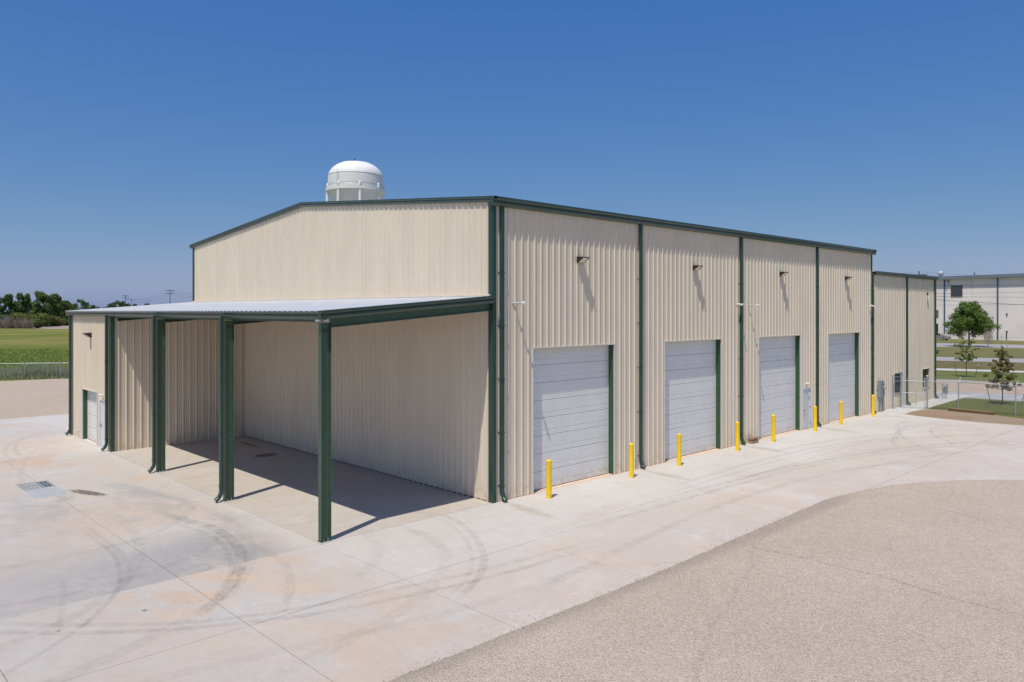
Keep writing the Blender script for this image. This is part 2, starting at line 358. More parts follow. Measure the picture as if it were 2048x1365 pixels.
# ---------------------------------------------------------------- mesh helper (all coordinates in feet)
class MB:
    def __init__(s): s.v = []; s.f = []; s.uv = None
    def add(s, vs, fs):
        o = len(s.v); s.v += [tuple(p) for p in vs]; s.f += [tuple(i+o for i in f) for f in fs]
    def quad(s, a, b, c, d): s.add((a, b, c, d), ((0, 1, 2, 3),))
    def box(s, x0, x1, y0, y1, z0, z1):
        if x0 > x1: x0, x1 = x1, x0
        if y0 > y1: y0, y1 = y1, y0
        if z0 > z1: z0, z1 = z1, z0
        s.add([(x0,y0,z0),(x1,y0,z0),(x1,y1,z0),(x0,y1,z0),(x0,y0,z1),(x1,y0,z1),(x1,y1,z1),(x0,y1,z1)],
              [(3,2,1,0),(4,5,6,7),(0,1,5,4),(1,2,6,5),(2,3,7,6),(3,0,4,7)])
        return s
    def loft(s, rings, cap=True, closed=True):
        o = len(s.v); n = len(rings[0])
        for r in rings: s.v += [tuple(p) for p in r]
        for k in range(len(rings)-1):
            for i in range(n if closed else n-1):
                j = (i+1) % n
                s.f.append((o+k*n+i, o+k*n+j, o+(k+1)*n+j, o+(k+1)*n+i))
        if cap and closed:
            s.f.append(tuple(o+i for i in reversed(range(n)))); s.f.append(tuple(o+(len(rings)-1)*n+i for i in range(n)))
        return s
    def tube(s, pts, r, n=8, cap=True):
        pts = [Vector(p) for p in pts]; rings = []
        rr = r if isinstance(r, (list, tuple)) else [r]*len(pts)
        ref = None
        for i, p in enumerate(pts):
            t = (pts[min(i+1, len(pts)-1)]-pts[max(i-1, 0)]).normalized()
            if ref is None: ref = Vector((0, 0, 1)) if abs(t.z) < .9 else Vector((1, 0, 0))
            a = t.cross(ref).normalized(); b = t.cross(a).normalized(); ref = b.cross(t) if False else ref
            rings.append([p+(a*math.cos(2*math.pi*k/n)+b*math.sin(2*math.pi*k/n))*rr[i] for k in range(n)])
        return s.loft(rings, cap)
    def lathe(s, prof, c=(0, 0, 0), n=16):
        rings = [[(c[0]+r*math.cos(2*math.pi*k/n), c[1]+r*math.sin(2*math.pi*k/n), c[2]+z) for k in range(n)] for r, z in prof]
        return s.loft(rings)
    def extr(s, poly, f, a, b):
        """profile poly (p,q) swept from a to b, f(p,q,t)->xyz"""
        return s.loft([[f(p, q, a) for p, q in poly], [f(p, q, b) for p, q in poly]])
    def build(s, name, m, parent=None, loc=None, smooth=False):
        L = (0, 0, 0)
        if parent is not None:
            q = parent; L = [0, 0, 0]
            while q is not None:
                for i in range(3): L[i] += q.location[i]/FT
                q = q.parent
        base = loc or (0, 0, 0)
        me = bpy.data.meshes.new(name)
        if loc is not None and parent is None:
            vs = [((x)*FT, (y)*FT, (z)*FT) for x, y, z in s.v]
        else:
            vs = [((x-L[0])*FT, (y-L[1])*FT, (z-L[2])*FT) for x, y, z in s.v]
        me.from_pydata(vs, [], s.f); me.materials.append(M[m] if isinstance(m, str) else m)
        if s.uv:
            l = me.uv_layers.new(name='UVMap')
            for i, uv in enumerate(s.uv): l.data[i].uv = uv
        me.validate(); me.update()
        if smooth:
            me.shade_smooth()
            try: me.set_sharp_from_angle(angle=R(40))
            except Exception: pass
        o = bpy.data.objects.new(name, me); COL.objects.link(o)
        if parent is not None: o.parent = parent
        if loc is not None and parent is None: o.location = tuple(c*FT for c in loc)
        return o

def empty(name, loc, label=None, cat=None, group=None, kind=None, rz=0):
    o = bpy.data.objects.new(name, None); COL.objects.link(o); o.location = tuple(c*FT for c in loc); o.rotation_euler.z = rz
    o.empty_display_size = .3
    return tag(o, label, cat, group, kind)
def tag(o, label=None, cat=None, group=None, kind=None):
    if label: o['label'] = label
    if cat: o['category'] = cat
    if group: o['group'] = group
    if kind: o['kind'] = kind
    return o
def copy_tree(o, parent=None):
    c = o.copy(); COL.objects.link(c); c.parent = parent
    for ch in list(o.children): copy_tree(ch, c)
    return c

# ================================================================ GROUND
def sheet(name, poly, z, m, kind='structure', thick=0, parent=None):
    b = MB(); n = len(poly)
    if thick:
        b.loft([[(x, y, z-thick) for x, y in poly], [(x, y, z) for x, y in poly]])
    else:
        b.add([(x, y, z) for x, y in poly], [tuple(range(n))])
    o = b.build(name, m, parent)
    if kind and parent is None: o['kind'] = kind
    return o
B = MB(); B.add([(-9000, -9000, -.12), (9000, -9000, -.12), (9000, 9000, -.12), (-9000, 9000, -.12)], [(0, 1, 2, 3)])
g = B.build('ground', 'field'); g['kind'] = 'structure'

# concrete yard: one slab object per pour, joints between
pav = empty('concrete_yard', (0, 0, 0), kind='structure')
XJ = [-95, -82, -69.7, -57.2, -44.7, -32, -20, -6.6, 5.8, 18.2, 30.6, 43, 55.4, 67.8, 80.2, 92.6, 104.2]
YJ = [-84, -72, -60, -48, -36, -24.6, -12.1, 0.0, 11.9, 24, 36, 48, 60, 72, 84, 96, 108]
G2 = .021
random.seed(3)
def slab(x0, x1, y0, y1, name='concrete_slab', m='concrete', top=0.0):
    b = MB(); c = .02; dz = random.uniform(-.004, .004)+top
    r0 = [(x0+G2, y0+G2), (x1-G2, y0+G2), (x1-G2, y1-G2), (x0+G2, y1-G2)]
    r1 = [(x0+G2+c, y0+G2+c), (x1-G2-c, y0+G2+c), (x1-G2-c, y1-G2-c), (x0+G2+c, y1-G2-c)]
    b.loft([[(x, y, -.5) for x, y in r0], [(x, y, dz-c*.6) for x, y in r0], [(x, y, dz) for x, y in r1]])
    return b.build(name, m, pav)
for i in range(len(XJ)-1):
    for j in range(len(YJ)-1):
        x0, x1, y0, y1 = XJ[i], XJ[i+1], YJ[j], YJ[j+1]
        if y1 <= 0.1 and not (y1 <= -24.5 and x1 < 26): slab(x0, x1, y0, y1)
        elif y0 >= -.1 and x1 <= -19.9: slab(x0, x1, y0, y1)
        elif y0 >= 83 and x1 <= 45: slab(x0, x1, y0, y1)
slab(-20, .15, 0, 19.9, top=.01); slab(-20, .15, 19.9, 39.8, top=.01); slab(-20, .15, 39.8, 59.2, top=.01)
slab(-20, -17.5, 59.3, 80.2, top=.01); slab(-20, 20, 80.3, 84); slab(20, 45, 80.3, 84)
for x0, x1 in ((5.8, 20.3), (30.4, 45), (55.4, 70), (80.2, 94.4)): slab(x0, x1, 0.0, 1.5, top=.012)   # door sills
b = MB(); b.box(-95.2, 104.1, -84.2, 0, -.6, -.11); b.box(-95.2, -19.9, 0, 108, -.6, -.11); b.box(-19.9, 45, 84, 108, -.6, -.11)
b.build('joint_filler', 'joint', pav)

# gravel lot in front, with the curved edge
edge = [(-120, -24.35), (-60, -24.3), (-30, -24.3), (-17, -24.36), (-7, -24.35), (7, -24.0), (18, -23.6), (26.7, -23.5), (31, -24.05), (35.2, -25.0), (39, -26.2), (42.3, -27.6), (47.7, -30.9), (52.6, -35.6), (57, -41.5), (60, -48), (61, -60), (61, -90)]
fine = []
for a, c in zip(edge[:-1], edge[1:]):
    n = max(1, int(math.dist(a, c)/.6))
    for k in range(n):
        t = k/n; x = a[0]+(c[0]-a[0])*t; y = a[1]+(c[1]-a[1])*t
        j = (noise.noise(Vector((x*.4, y*.4, 0)))*.12+noise.noise(Vector((x*3.5, y*3.5, 4)))*.04)
        fine.append((x, y+j))
poly = fine+[(61, -400), (-400, -400), (-400, -24.3)]
B = MB(); ring0 = [(x, y, -.02) for x, y in poly]; ring1 = [(x, y-.05, .03) for x, y in poly]
B.loft([ring0, ring1]); g = B.build('gravel_lot', 'gravel'); g['kind'] = 'structure'
sheet('gravel_yard', [(-400, 108), (45, 108), (45, 84), (101, 84), (101, 190), (60, 165), (30, 181), (8, 195.5), (-8, 199), (-60, 240), (-120, 290), (-400, 420)], -.03, 'gravel_far')

# dirt bank, lawns and strips beyond the right end of the yard
sheet('bare_soil', [(103.5, -4.9), (108, -4.6), (115.3, -5.3), (117, -8), (116.2, -12), (115, -18), (112.7, -22.6), (112, -40), (113, -90), (104, -90), (103.2, -40), (103.0, -24.5), (101.6, -18), (101.9, -12.9), (102.6, -8)], .055, 'dirt', thick=.2)
sheet('lawn', [(115.2, -5.4), (121, -4.9), (141.5, -4.4), (142.3, -9), (143.6, -15.6), (146, -34), (149, -90), (112.9, -90), (112.9, -22.6), (115, -14)], .09, 'lawn', thick=.2)
sheet('sidewalk', [(104.2, .1), (104.2, -5.0), (115.3, -5.35), (121, -4.85), (141.5, -4.35), (150, -4.3), (150, .1)], .02, 'walk', thick=.15)
sheet('car_park', [(136.9, .1), (136.9, 12), (152, 12), (155.4, 4.0), (159.9, -12), (166, -32), (182, -90), (149.1, -90), (146, -34), (143.6, -15.6), (141.6, -4.3), (141.6, .1)], -.02, 'parking')
sheet('driveway', [(148, 30), (155.4, 4.0), (159.9, -12), (166, -32), (182, -90), (206, -90), (195, -34), (189.1, -5.7), (185.2, 14.4), (181, 36)], -.035, 'tan_drive')
b = MB()
for a, c in (((181, 36), (185.2, 14.4)), ((185.2, 14.4), (189.1, -5.7)), ((189.1, -5.7), (195, -34)), ((195, -34), (206, -90))):
    b.loft([[(a[0], a[1], -.03), (a[0], a[1], .33), (a[0]+1.2, a[1], .36), (a[0]+1.2, a[1], -.03)], [(c[0], c[1], -.03), (c[0], c[1], .33), (c[0]+1.2, c[1], .36), (c[0]+1.2, c[1], -.03)]])
o = b.build('kerb', 'kerb'); o['kind'] = 'structure'
def ext(p, q, t): return (p[0]+(q[0]-p[0])*t, p[1]+(q[1]-p[1])*t)
def strip(name, lo, hi, z, m, t0=-3, t1=5, thick=0):
    a, b_ = ext(*lo, t0), ext(*lo, t1); c, d = ext(*hi, t1), ext(*hi, t0)
    return sheet(name, [a, b_, c, d], z, m, thick=thick)
K = ((186.4, 14.4), (190.3, -5.7)); S0 = ((225.8, 26.8), (235.2, 4.4)); S1 = ((235.1, 29.6), (243.1, 6.1))
T0 = ((280.5, 43.6), (291.6, 16.8)); T1 = ((307.9, 51.9), (320.2, 23.0)); P0 = ((405.1, 81.7), (421.6, 45.2)); P1 = ((460.6, 98.7), (470, 55.8)); BB = ((550, 150), (528, 40))
for nm, lo, hi, z, m in (('lawn_verge', ((186.4, 14.4), (190.2, -5.7)), S0, .1, 'lawn'), ('path', S0, S1, .12, 'walk'), ('roadside', S1, T0, .08, 'dry_verge'),
                         ('road', T0, T1, .05, 'asphalt'), ('grass_bank', T1, P0, .1, 'verge'), ('lane', P0, P1, .13, 'asphalt'), ('grass_strip', P1, BB, .16, 'verge')):
    strip(nm, lo, hi, z, m, -1.2, 3.2)
# parking stall lines
b = MB()
for p, q in (((147.1, -4.3), (156.9, -4.7)), ((147.8, -12.6), (156.3, -13.1)), ((149, -21), (158, -21.5)), ((150, -29.5), (159.5, -30)), ((147, 4), (155, 3.6))):
    b.add([(p[0], p[1]-.17, -.005), (q[0], q[1]-.17, -.005), (q[0], q[1]+.17, -.005), (p[0], p[1]+.17, -.005)], [(0, 1, 2, 3)])
o = b.build('parking_line', 'line'); o['kind'] = 'structure'
# far pink soil track in the meadow
sheet('dirt_track', [(150, 905), (320, 780), (420, 920), (215, 1190), (180, 1130)], -.06, 'far_soil')

# unseen grey sheet added round the water tower to neutralise green bounce light
sheet('tower_bounce_sheet', [(110, 170), (430, 200), (430, 700), (160, 700)], -.05, 'asphalt')
# tyre marks: thin decals on the slabs
def catmull(pts, n=8):
    P = [pts[0]]+list(pts)+[pts[-1]]; out = []
    for i in range(1, len(P)-2):
        for k in range(n):
            t = k/n; a, b_, c, d = P[i-1], P[i], P[i+1], P[i+2]
            out.append(tuple(.5*((2*b_[j])+(-a[j]+c[j])*t+(2*a[j]-5*b_[j]+4*c[j]-d[j])*t*t+(-a[j]+3*b_[j]-3*c[j]+d[j])*t**3) for j in range(2)))
    out.append(tuple(pts[-1])); return out
zz = .022
def mark(pts, wdt, alpha):
    global zz
    zz += .0012
    c = catmull(pts); b = MB(); b.uv = []; n = len(c)
    L = []
    for i in range(n):
        p, q = c[max(i-1, 0)], c[min(i+1, n-1)]; dx, dy = q[0]-p[0], q[1]-p[1]; l = math.hypot(dx, dy) or 1
        L.append(((c[i][0]-dy/l*wdt/2, c[i][1]+dx/l*wdt/2, zz), (c[i][0]+dy/l*wdt/2, c[i][1]-dx/l*wdt/2, zz)))
    for i in range(n-1):
        b.quad(L[i][0], L[i][1], L[i+1][1], L[i+1][0]); b.uv += [(0, i/n), (1, i/n), (1, (i+1)/n), (0, (i+1)/n)]
    o = b.build('tyre_mark', 'mark', pav); o.color = (1, 1, 1, alpha)
    o['kind'] = 'stuff'
A_ = [(-33.7, 24.07), (-33.77, 14.29), (-33.84, 9.45), (-34.56, 5.13), (-35.43, 2.03), (-36.39, -.14), (-37.88, -2.46), (-39.75, -4.87), (-41.73, -6.7), (-43.98, -8.51), (-46, -10)]
Bm = [(-26.69, 21.1), (-25.71, 15.5), (-24.9, 11.19), (-25.27, 6.14), (-26.44, 1.69), (-28.1, -1.66), (-30.12, -4.63), (-31.59, -6.19), (-34, -8.6)]
Cm = [(-27.22, 16.06), (-26.1, 11.01), (-26.18, 6.17), (-27.3, 1.86), (-28.46, -1.31), (-30.0, -3.71), (-32.5, -7)]
Dm = [(-46, 3), (-43.48, -.68), (-39.71, -4.71), (-36.67, -7.42), (-33.93, -9.44), (-31.37, -10.67), (-29.9, -11.31), (-26.02, -12.35), (-21.1, -13.4), (-16.5, -14.4), (-7.47, -15.3), (2, -15.8)]
D2 = [(-46, .6), (-43.76, -2.26), (-40.47, -5.64), (-36.13, -9.12), (-31.8, -11.63), (-28.95, -13.01), (-24.49, -14.4), (-19.63, -15.5), (-15.23, -16.19), (-9.04, -16.7), (1, -17)]
Em = [(-9, 5), (-7, 0), (-7.34, -3.36), (-8.92, -7.15), (-10.96, -10.6), (-12.85, -13.04), (-15.15, -15.23), (-17.31, -16.65), (-20.28, -18.29)]
Fm = [(-14.5, 2), (-15.91, -1.15), (-17.03, -4.14), (-18.89, -6.67), (-20.74, -8.28), (-23.21, -10.02)]
Gm = [(-24.3, 6), (-24.45, .46), (-24.94, -3.15), (-26.3, -6.56), (-28.2, -9.83), (-30, -12)]
H = [(-29.9, 62), (-29.4, 69), (-28.61, 73.33), (-27.13, 78.55), (-25.51, 81.75), (-22.24, 84.96)]
V = [(-38.24, 5.81), (-39.28, 1.67), (-40.25, -1.92), (-41.09, -5.49)]
R1 = [(92, -37), (81.08, -29.34), (69.59, -21.81), (55.76, -17.22), (41.24, -14.4), (25.45, -13.34), (12.68, -12.9), (-3.75, -12.6)]
R2 = [(98, -32), (87.37, -22.94), (73.28, -14.08), (58.28, -9.63), (43.79, -8.33), (29.0, -8.4), (18, -9)]
R3 = [(70, -24), (76, -20.4), (78.01, -18.62), (84.47, -15.4), (91.5, -15.2), (95, -18.77), (87.64, -23.2)]
R4 = [(64.69, -17.1), (69.4, -14.77), (79.31, -12.1), (87.65, -10.8), (92.4, -12.0), (93.78, -14.54), (93, -19)]
R5 = [(95, -40), (83.94, -28.72), (76.44, -22.95), (63.7, -17.45), (50.62, -14.9), (37.75, -12.95), (25.73, -12.2)]
for p, wd, a in ((A_, .5, .55), ([(x+.6, y+.2) for x, y in A_[:6]], .6, .35), (Bm, 1.0, .62), (Cm, .6, .45), ([(x+.5, y) for x, y in Bm], .35, .5), (Dm, .7, .42), (D2, .75, .48),
                 (Em, .75, .50), ([(x-.9, y+.4) for x, y in Em], .5, .3), (Fm, 1.2, .25), (Gm, .8, .35), (H, .7, .5), ([(x-1.6, y-2) for x, y in H], .6, .35), (V, .5, .35),
                 (R1, .8, .50), ([(x-.6, y+1.6) for x, y in R1], .6, .42), (R2, .7, .45), ([(x+.3, y-1.5) for x, y in R2], .6, .4), (R3, .5, .55), (R4, .5, .6), ([(x-1, y-.8) for x, y in R4], .4, .4), (R5, .9, .42),
                 ([(x+2, y-5) for x, y in R1[:5]], .9, .3), ([(x-3, y+1.8) for x, y in R5[:5]], .6, .4), ([(-24, 64), (-33, 60), (-42, 60)], 1.2, .3), ([(-21, 78), (-28, 66), (-32, 52), (-34, 40)], .8, .22),
                 ([(-60, -14), (-44, -14.5), (-32, -17), (-20, -19.5), (-5, -20)], 1.2, .22), ([(-45, 12), (-36, 11), (-28, 14), (-22, 22)], 1.1, .3), ([(70.4, -4), (85, -4.6), (98, -3.6)], .7, .22), ([(22, -2.5), (22, -8), (20, -14)], 1.6, .2), ([(-22.5, 20), (-23, 10), (-26, 1), (-31, -6), (-40, -11), (-48, -13)], 1.3, .35), ([(-30, 22), (-31, 12), (-34.5, 3), (-40, -3), (-47, -6)], 1.2, .3),
                 ([(-12, 1), (-12.5, -6), (-16, -12), (-24, -17), (-36, -20)], 1.4, .25), ([(-52, 8), (-44, 3), (-36, 2), (-28, 5), (-23, 12)], 1.0, .3), ([(60, -26), (48, -20), (34, -17.5), (18, -17), (0, -18.5), (-16, -21)], 1.1, .35), ([(100, -28), (88, -18), (74, -11), (60, -7.5), (48, -6)], 1.0, .35), ([(97, -8), (85, -10), (72, -16), (62, -24)], .9, .35)):
    mark(p, wd, a)

# floor drain and the grey patch beside it
dr = empty('floor_drain', (-32.5, 39.5, 0), 'rusty steel floor drain grate set in the concrete of the left yard', 'drain')
b = MB(); b.box(-34.05, -30.95, 43.9, 44.1, -.05, .02); b.box(-34.05, -30.95, 40.3, 40.5, -.05, .02); b.box(-34.05, -33.9, 40.5, 43.9, -.05, .02); b.box(-31.1, -30.95, 40.5, 43.9, -.05, .02); b.build('frame', 'grey_box', dr)
b = MB(); b.box(-33.9, -31.1, 40.5, 43.9, -.05, .002); b.build('pit', 'dark', dr)
for k in range(8):
    b = MB(); x = -33.75+k*.355; b.box(x, x+.2, 40.5, 43.9, -.02, .018); b.build('bar', 'grey_box', dr)
b = MB(); b.box(-33.9, -31.1, 42.1, 42.25, -.02, .022); b.build('crossbar', 'grey_box', dr)
o = slab(-34.1, -30.9, 34.9, 40.25, name='patch_slab', m='new_concrete', top=.014)

# ================================================================ WAREHOUSE
BL = empty('warehouse', (0, 0, 0), 'beige corrugated metal warehouse with dark green trim, open lean-to and four white overhead doors', 'warehouse')
RH, RW = .125, .125
def ribpts(a0, a1, phase):
    pts = {a0: None, a1: None}; out = []
    prof = [(-.125, 0), (-.05, RH), (.05, RH), (.125, 0), (.30, 0), (.325, .02), (.37, .02), (.395, 0), (.61, 0), (.635, .02), (.68, .02), (.705, 0)]
    n0 = math.floor(a0-phase)-1
    full = []
    for n in range(n0, math.ceil(a1-phase)+2):
        for o_, h in prof: full.append((phase+n+o_, h))
    def h_at(a):
        for (p, hp), (q, hq) in zip(full[:-1], full[1:]):
            if p <= a <= q: return hp+(hq-hp)*(a-p)/(q-p) if q > p else hp
        return 0
    res = [(a0, h_at(a0))]+[(a, h) for a, h in full if a0+1e-4 < a < a1-1e-4]+[(a1, h_at(a1))]
    return res, h_at
def sheet_panel(name, a0, a1, phase, z0, ztop, mapf, parent, openings=(), lift=0, m='wall'):
    pts, h_at = ribpts(a0, a1, phase)
    cuts = sorted({e for op in openings for e in op[:2] if a0 < e < a1})
    for c in cuts: pts.append((c, h_at(c)))
    pts.sort(); b = MB()
    for (p, hp), (q, hq) in zip(pts[:-1], pts[1:]):
        if q-p < 1e-5: continue
        mid = (p+q)/2; iv = [(z0, None)]
        for o0, o1, oz0, oz1 in openings:
            if o0 < mid < o1:
                iv = ([(z0, oz0)] if oz0 > z0+.01 else [])+[(oz1, None)]
        for lo, hi in iv:
            za = ztop(p) if hi is None else hi; zb = ztop(q) if hi is None else hi
            if za <= lo: continue
            b.quad(mapf(p, hp+lift, lo), mapf(q, hq+lift, lo), mapf(q, hq+lift, zb), mapf(p, hp+lift, za))
    if not b.v: return None
    return b.build(name, m, parent)
def wall(a0, a1, phase, z0, ztop, mapf, openings=(), first=None, flip=False):
    a = a0; k = 0
    nxt = (math.floor((a0-phase)/3)+1)*3+phase
    while a < a1-1e-3:
        e = min(nxt, a1); s_ = a-(.10 if k and not flip else 0)
        sheet_panel('wall_panel', max(a0, s_), min(a1, e+.0), phase, z0, ztop, mapf, BL, openings, lift=.008*(k % 2))
        a = e; nxt += 3; k += 1
EAVE, RIDGE = 31.4, 35.0
doors = [(5.95, 20.0), (30.7, 44.65), (55.75, 69.6), (80.5, 94.0)]
front_open = [(a, c, 0, 15.9) for a, c in doors]+[(70.6, 73.4, 0, 7.0)]
wall(0.35, 100, .2, .02, lambda a: EAVE, lambda a, h, z: (a, -h, z), front_open)                         # long wall with doors
grt = lambda y: EAVE+.12+(RIDGE-EAVE)*(1-abs(y-40)/40)
wall(.35, 79.7, .76, .02, grt, lambda a, h, z: (-h, a, z))                                               # gable end
wall(.3, 79.7, .76, 26, grt, lambda a, h, z: (100+h, a, z))                                               # far gable, above the wing
wall(0, 100, .2, .02, lambda a: EAVE, lambda a, h, z: (a, 80+h, z))                                       # back wall
WX1 = 137.0; WE = 27.4
win = [(111.7, 116.3, 3.05, 7.05), (128.3, 132.9, 3.0, 7.05)]
wall(100.45, WX1, .2, .02, lambda a: WE, lambda a, h, z: (a, -h, z), win)                                   # wing wall
wall(0, 60, .4, .02, lambda a: WE, lambda a, h, z: (WX1+h, a, z))                                         # wing end
LZ = lambda x: 21.3+.078*x                                                                               # lean-to roof height at x (x<=0)
wall(-19.6, -.15, -19.72, .02, lambda x: LZ(x)-.05, lambda a, h, z: (a, 58.85-h, z))                            # enclosure side wall
eo = [(65.8, 73.4, 0, 7.85), (61.2, 64.5, 0, 7.0)]
wall(59.0, 80, .3, .02, lambda y: 19.4, lambda a, h, z: (-19.6-h, a, z), eo)                                # enclosure front wall
wall(-19.6, 0, -19.72, .02, lambda x: LZ(x)-.1, lambda a, h, z: (a, 80+h, z))

# screw rows along the girts
b = MB()
for z in (.5, 4.2, 7.6, 11.5, 15.5, 19.4, 23.4, 27.3, 30.6):
    for n_ in range(2, 100):
        x = n_+.2+.24
        if any(a-.1 < x < c+.1 for a, c in doors) and z < 16: continue
        b.box(x-.022, x+.022, -.035, 0.0, z-.022, z+.022)
b.build('screw_row', 'galvdark', BL)['kind'] = 'stuff'
# base flashing (dark line along the foot of the walls)
def bx(name, m, *a, parent=None):
    b = MB(); b.box(*a); return b.build(name, m, parent or BL)
bx('base_flashing', 'bronze', -.06, .1, .3, 58.8, .0, .09)
# corner trims
bx('corner_trim', 'green', -.16, .50-.16+.0, -.16, .02, .02, 31.35)
bx('corner_trim', 'green', -.15, -.02, .02, .52, .02, 31.35)
bx('corner_trim', 'green', -.16, .02, 79.55, 80.1, .02, 31.5)
bx('corner_trim', 'green', 99.75, 100.16, -.15, .1, 27.6, 31.35)
bx('corner_trim', 'green', WX1-.35, WX1+.15, -.15, .1, .02, WE)
bx('corner_trim', 'green', -19.86, -19.35, 58.62, 58.9, .02, 19.35)
bx('corner_trim', 'green', -19.85, -19.62, 58.9, 59.3, .02, 19.35)
bx('corner_trim', 'green', -19.85, -19.5, 79.75, 80.15, .02, 19.35)

# gutters and rake trims : stepped profile (outward, down)
PROF = [(0, 0), (.66, 0), (.70, -.03), (.70, -.24), (.50, -.46), (.53, -.50), (.58, -.52), (.58, -.70), (.36, -.98), (0, -.98)]
def gutter(name, a, b_, f, m='fascia_green', sc=1.0, parent=None):
    bb = MB(); bb.extr([(p*sc, q*sc) for p, q in PROF], f, a, b_); return bb.build(name, m, parent or BL)
gutter('gutter', -.42, 101.0, lambda p, q, t: (t, -.0-p, 31.95+q))
gutter('gutter', 101.0, WX1+.9, lambda p, q, t: (t, -.0-p, 27.85+q), sc=.85)
gutter('gutter', -.5, 80.9, lambda p, q, t: (-19.75-p, t, 20.03+q), sc=.78)
rk = lambda y: 32.0+3.45*(1-abs(y-40)/40)
for y0, y1 in ((-.70, 40), (40, 80.9)):
    gutter('rake_trim', y0, y1, lambda p, q, t: (-.0-p, t, rk(t)+q), sc=.64)
gutter('rake_trim', -.2, 60, lambda p, q, t: (WX1+p, t, 27.9+q+.03*t), sc=.64)
gutter('rake_trim', -20.3, -.16, lambda p, q, t: (t, -.0-p, LZ(t)+.34+q), sc=.80)
for y0, y1 in ((-.7, 40), (40, 80.7)): gutter('rake_trim', y0, y1, lambda p, q, t: (100+p, t, rk(t)+q), sc=.64)

# roofs
def roofsheet(name, x0, x1, y0, y1, zf):
    b = MB()
    nx = max(2, 2)
    b.loft([[(x0, y0, zf(x0, y0)), (x1, y0, zf(x1, y0)), (x1, y0, zf(x1, y0)+.08), (x0, y0, zf(x0, y0)+.08)],
            [(x0, y1, zf(x0, y1)), (x1, y1, zf(x1, y1)), (x1, y1, zf(x1, y1)+.08), (x0, y1, zf(x0, y1)+.08)]])
    return b
mainz = lambda x, y: rk(y)-.12
for y0, y1 in ((-.6, 40), (40, 80.6)):
    roofsheet('roof', -.3, 100.4, y0, y1, mainz).build('roof', 'roof', BL)
roofsheet('roof', 100, WX1+.3, -.5, 60, lambda x, y: 27.7+.03*y).build('roof', 'roof', BL)
# lean-to roof: corrugated sheets 3 ft wide running down the slope
y = -.05
while y < 80.3:
    y1 = min(y+3, 80.5); pts, _ = ribpts(y, y1, .5); b = MB()
    for (p, hp), (q, hq) in zip(pts[:-1], pts[1:]):
        X0, X1 = -20.35, -.05
        b.quad((X0, p, LZ(X0)+.20+hp), (X1, p, LZ(X1)+.20+hp), (X1, q, LZ(X1)+.20+hq), (X0, q, LZ(X0)+.20+hq))
    b.build('roof_panel', 'roof', BL); y = y1
b = MB(); b.box(-.28, -.0, .2, 80, 21.62, 21.78); b.build('roof_flashing', 'wall_trim', BL)
# underside liner and purlins
b = MB(); b.loft([[(-20.2, -.0, LZ(-20.2)+.10), (-.1, 0, LZ(-.1)+.10), (-.1, 0, LZ(-.1)+.14), (-20.2, 0, LZ(-20.2)+.14)], [(-20.2, 80, LZ(-20.2)+.10), (-.1, 80, LZ(-.1)+.10), (-.1, 80, LZ(-.1)+.14), (-20.2, 80, LZ(-20.2)+.14)]])
b.build('roof_underside', 'purlin', BL)
for px_ in (-16.5, -12.5, -8.5, -4.5, -.9):
    b = MB(); z = LZ(px_)+.1
    b.extr([(0, 0), (.25, 0), (.25, -.03), (.04, -.03), (.04, -.63), (-.2, -.63), (-.2, -.66), (0, -.66)], lambda p, q, t: (px_+p, t, z+q), .45, 58.7); b.build('purlin', 'purlin', BL)
b = MB(); b.box(-19.5, -19.2, .5, 58.6, 19.05, 19.72); b.build('eave_strut', 'green', BL)
# rafters + columns
def ibeam_pts(w_, d, tf=.06, tw=.035):
    return [(-w_/2, 0), (w_/2, 0), (w_/2, tf), (tw, tf), (tw, d-tf), (w_/2, d-tf), (w_/2, d), (-w_/2, d), (-w_/2, d-tf), (-tw, d-tf), (-tw, tf), (-w_/2, tf)]
for yc in (.27, 20, 40, 58.4):
    b = MB(); b.extr(ibeam_pts(.5, 1.22), lambda p, q, t: (t, yc+p, LZ(t)-1.24+q), -19.0, -.12); b.build('rafter', 'column_green' if yc < 1 else 'green', BL)
for yc in (.27, 20, 40):
    b = MB(); b.extr(ibeam_pts(.52, .98, .05), lambda p, q, t: (-19.98+q, yc+p, t), .12, 19.0)
    c = b.build('steel_column', 'column_green', BL)
    bb = MB(); bb.box(-20.06, -18.95, yc-.33, yc+.33, .06, .11); bb.build('base_plate', 'column_green', c)
    bb = MB(); bb.box(-20.26, -18.76, yc-.50, yc+.50, 0.0, .07); bb.build('grout_pad', 'walk', c)
    for (dx, dy) in ((.28, -.17), (.28, .17), (.7, -.17), (.7, .17)):
        bb = MB(); bb.tube([(-19.98+dx, yc+dy, .12), (-19.98+dx, yc+dy, .30)], .035, 6); bb.build('anchor_bolt', 'zinc', c)
    bb = MB(); bb.box(-19.9, -19.05, yc-.24, yc+.24, 18.22, 18.27); bb.build('stiffener', 'column_green', c)
b = MB(); b.box(-19.98, -19.5, -.28, -.22, 19.1, 19.3); b.build('rake_bracket', 'zinc', BL)
b = MB(); b.box(-20.42, -20.08, -.18, .28, 19.12, 19.27); b.build('gutter_end_cap', 'zinc', BL)

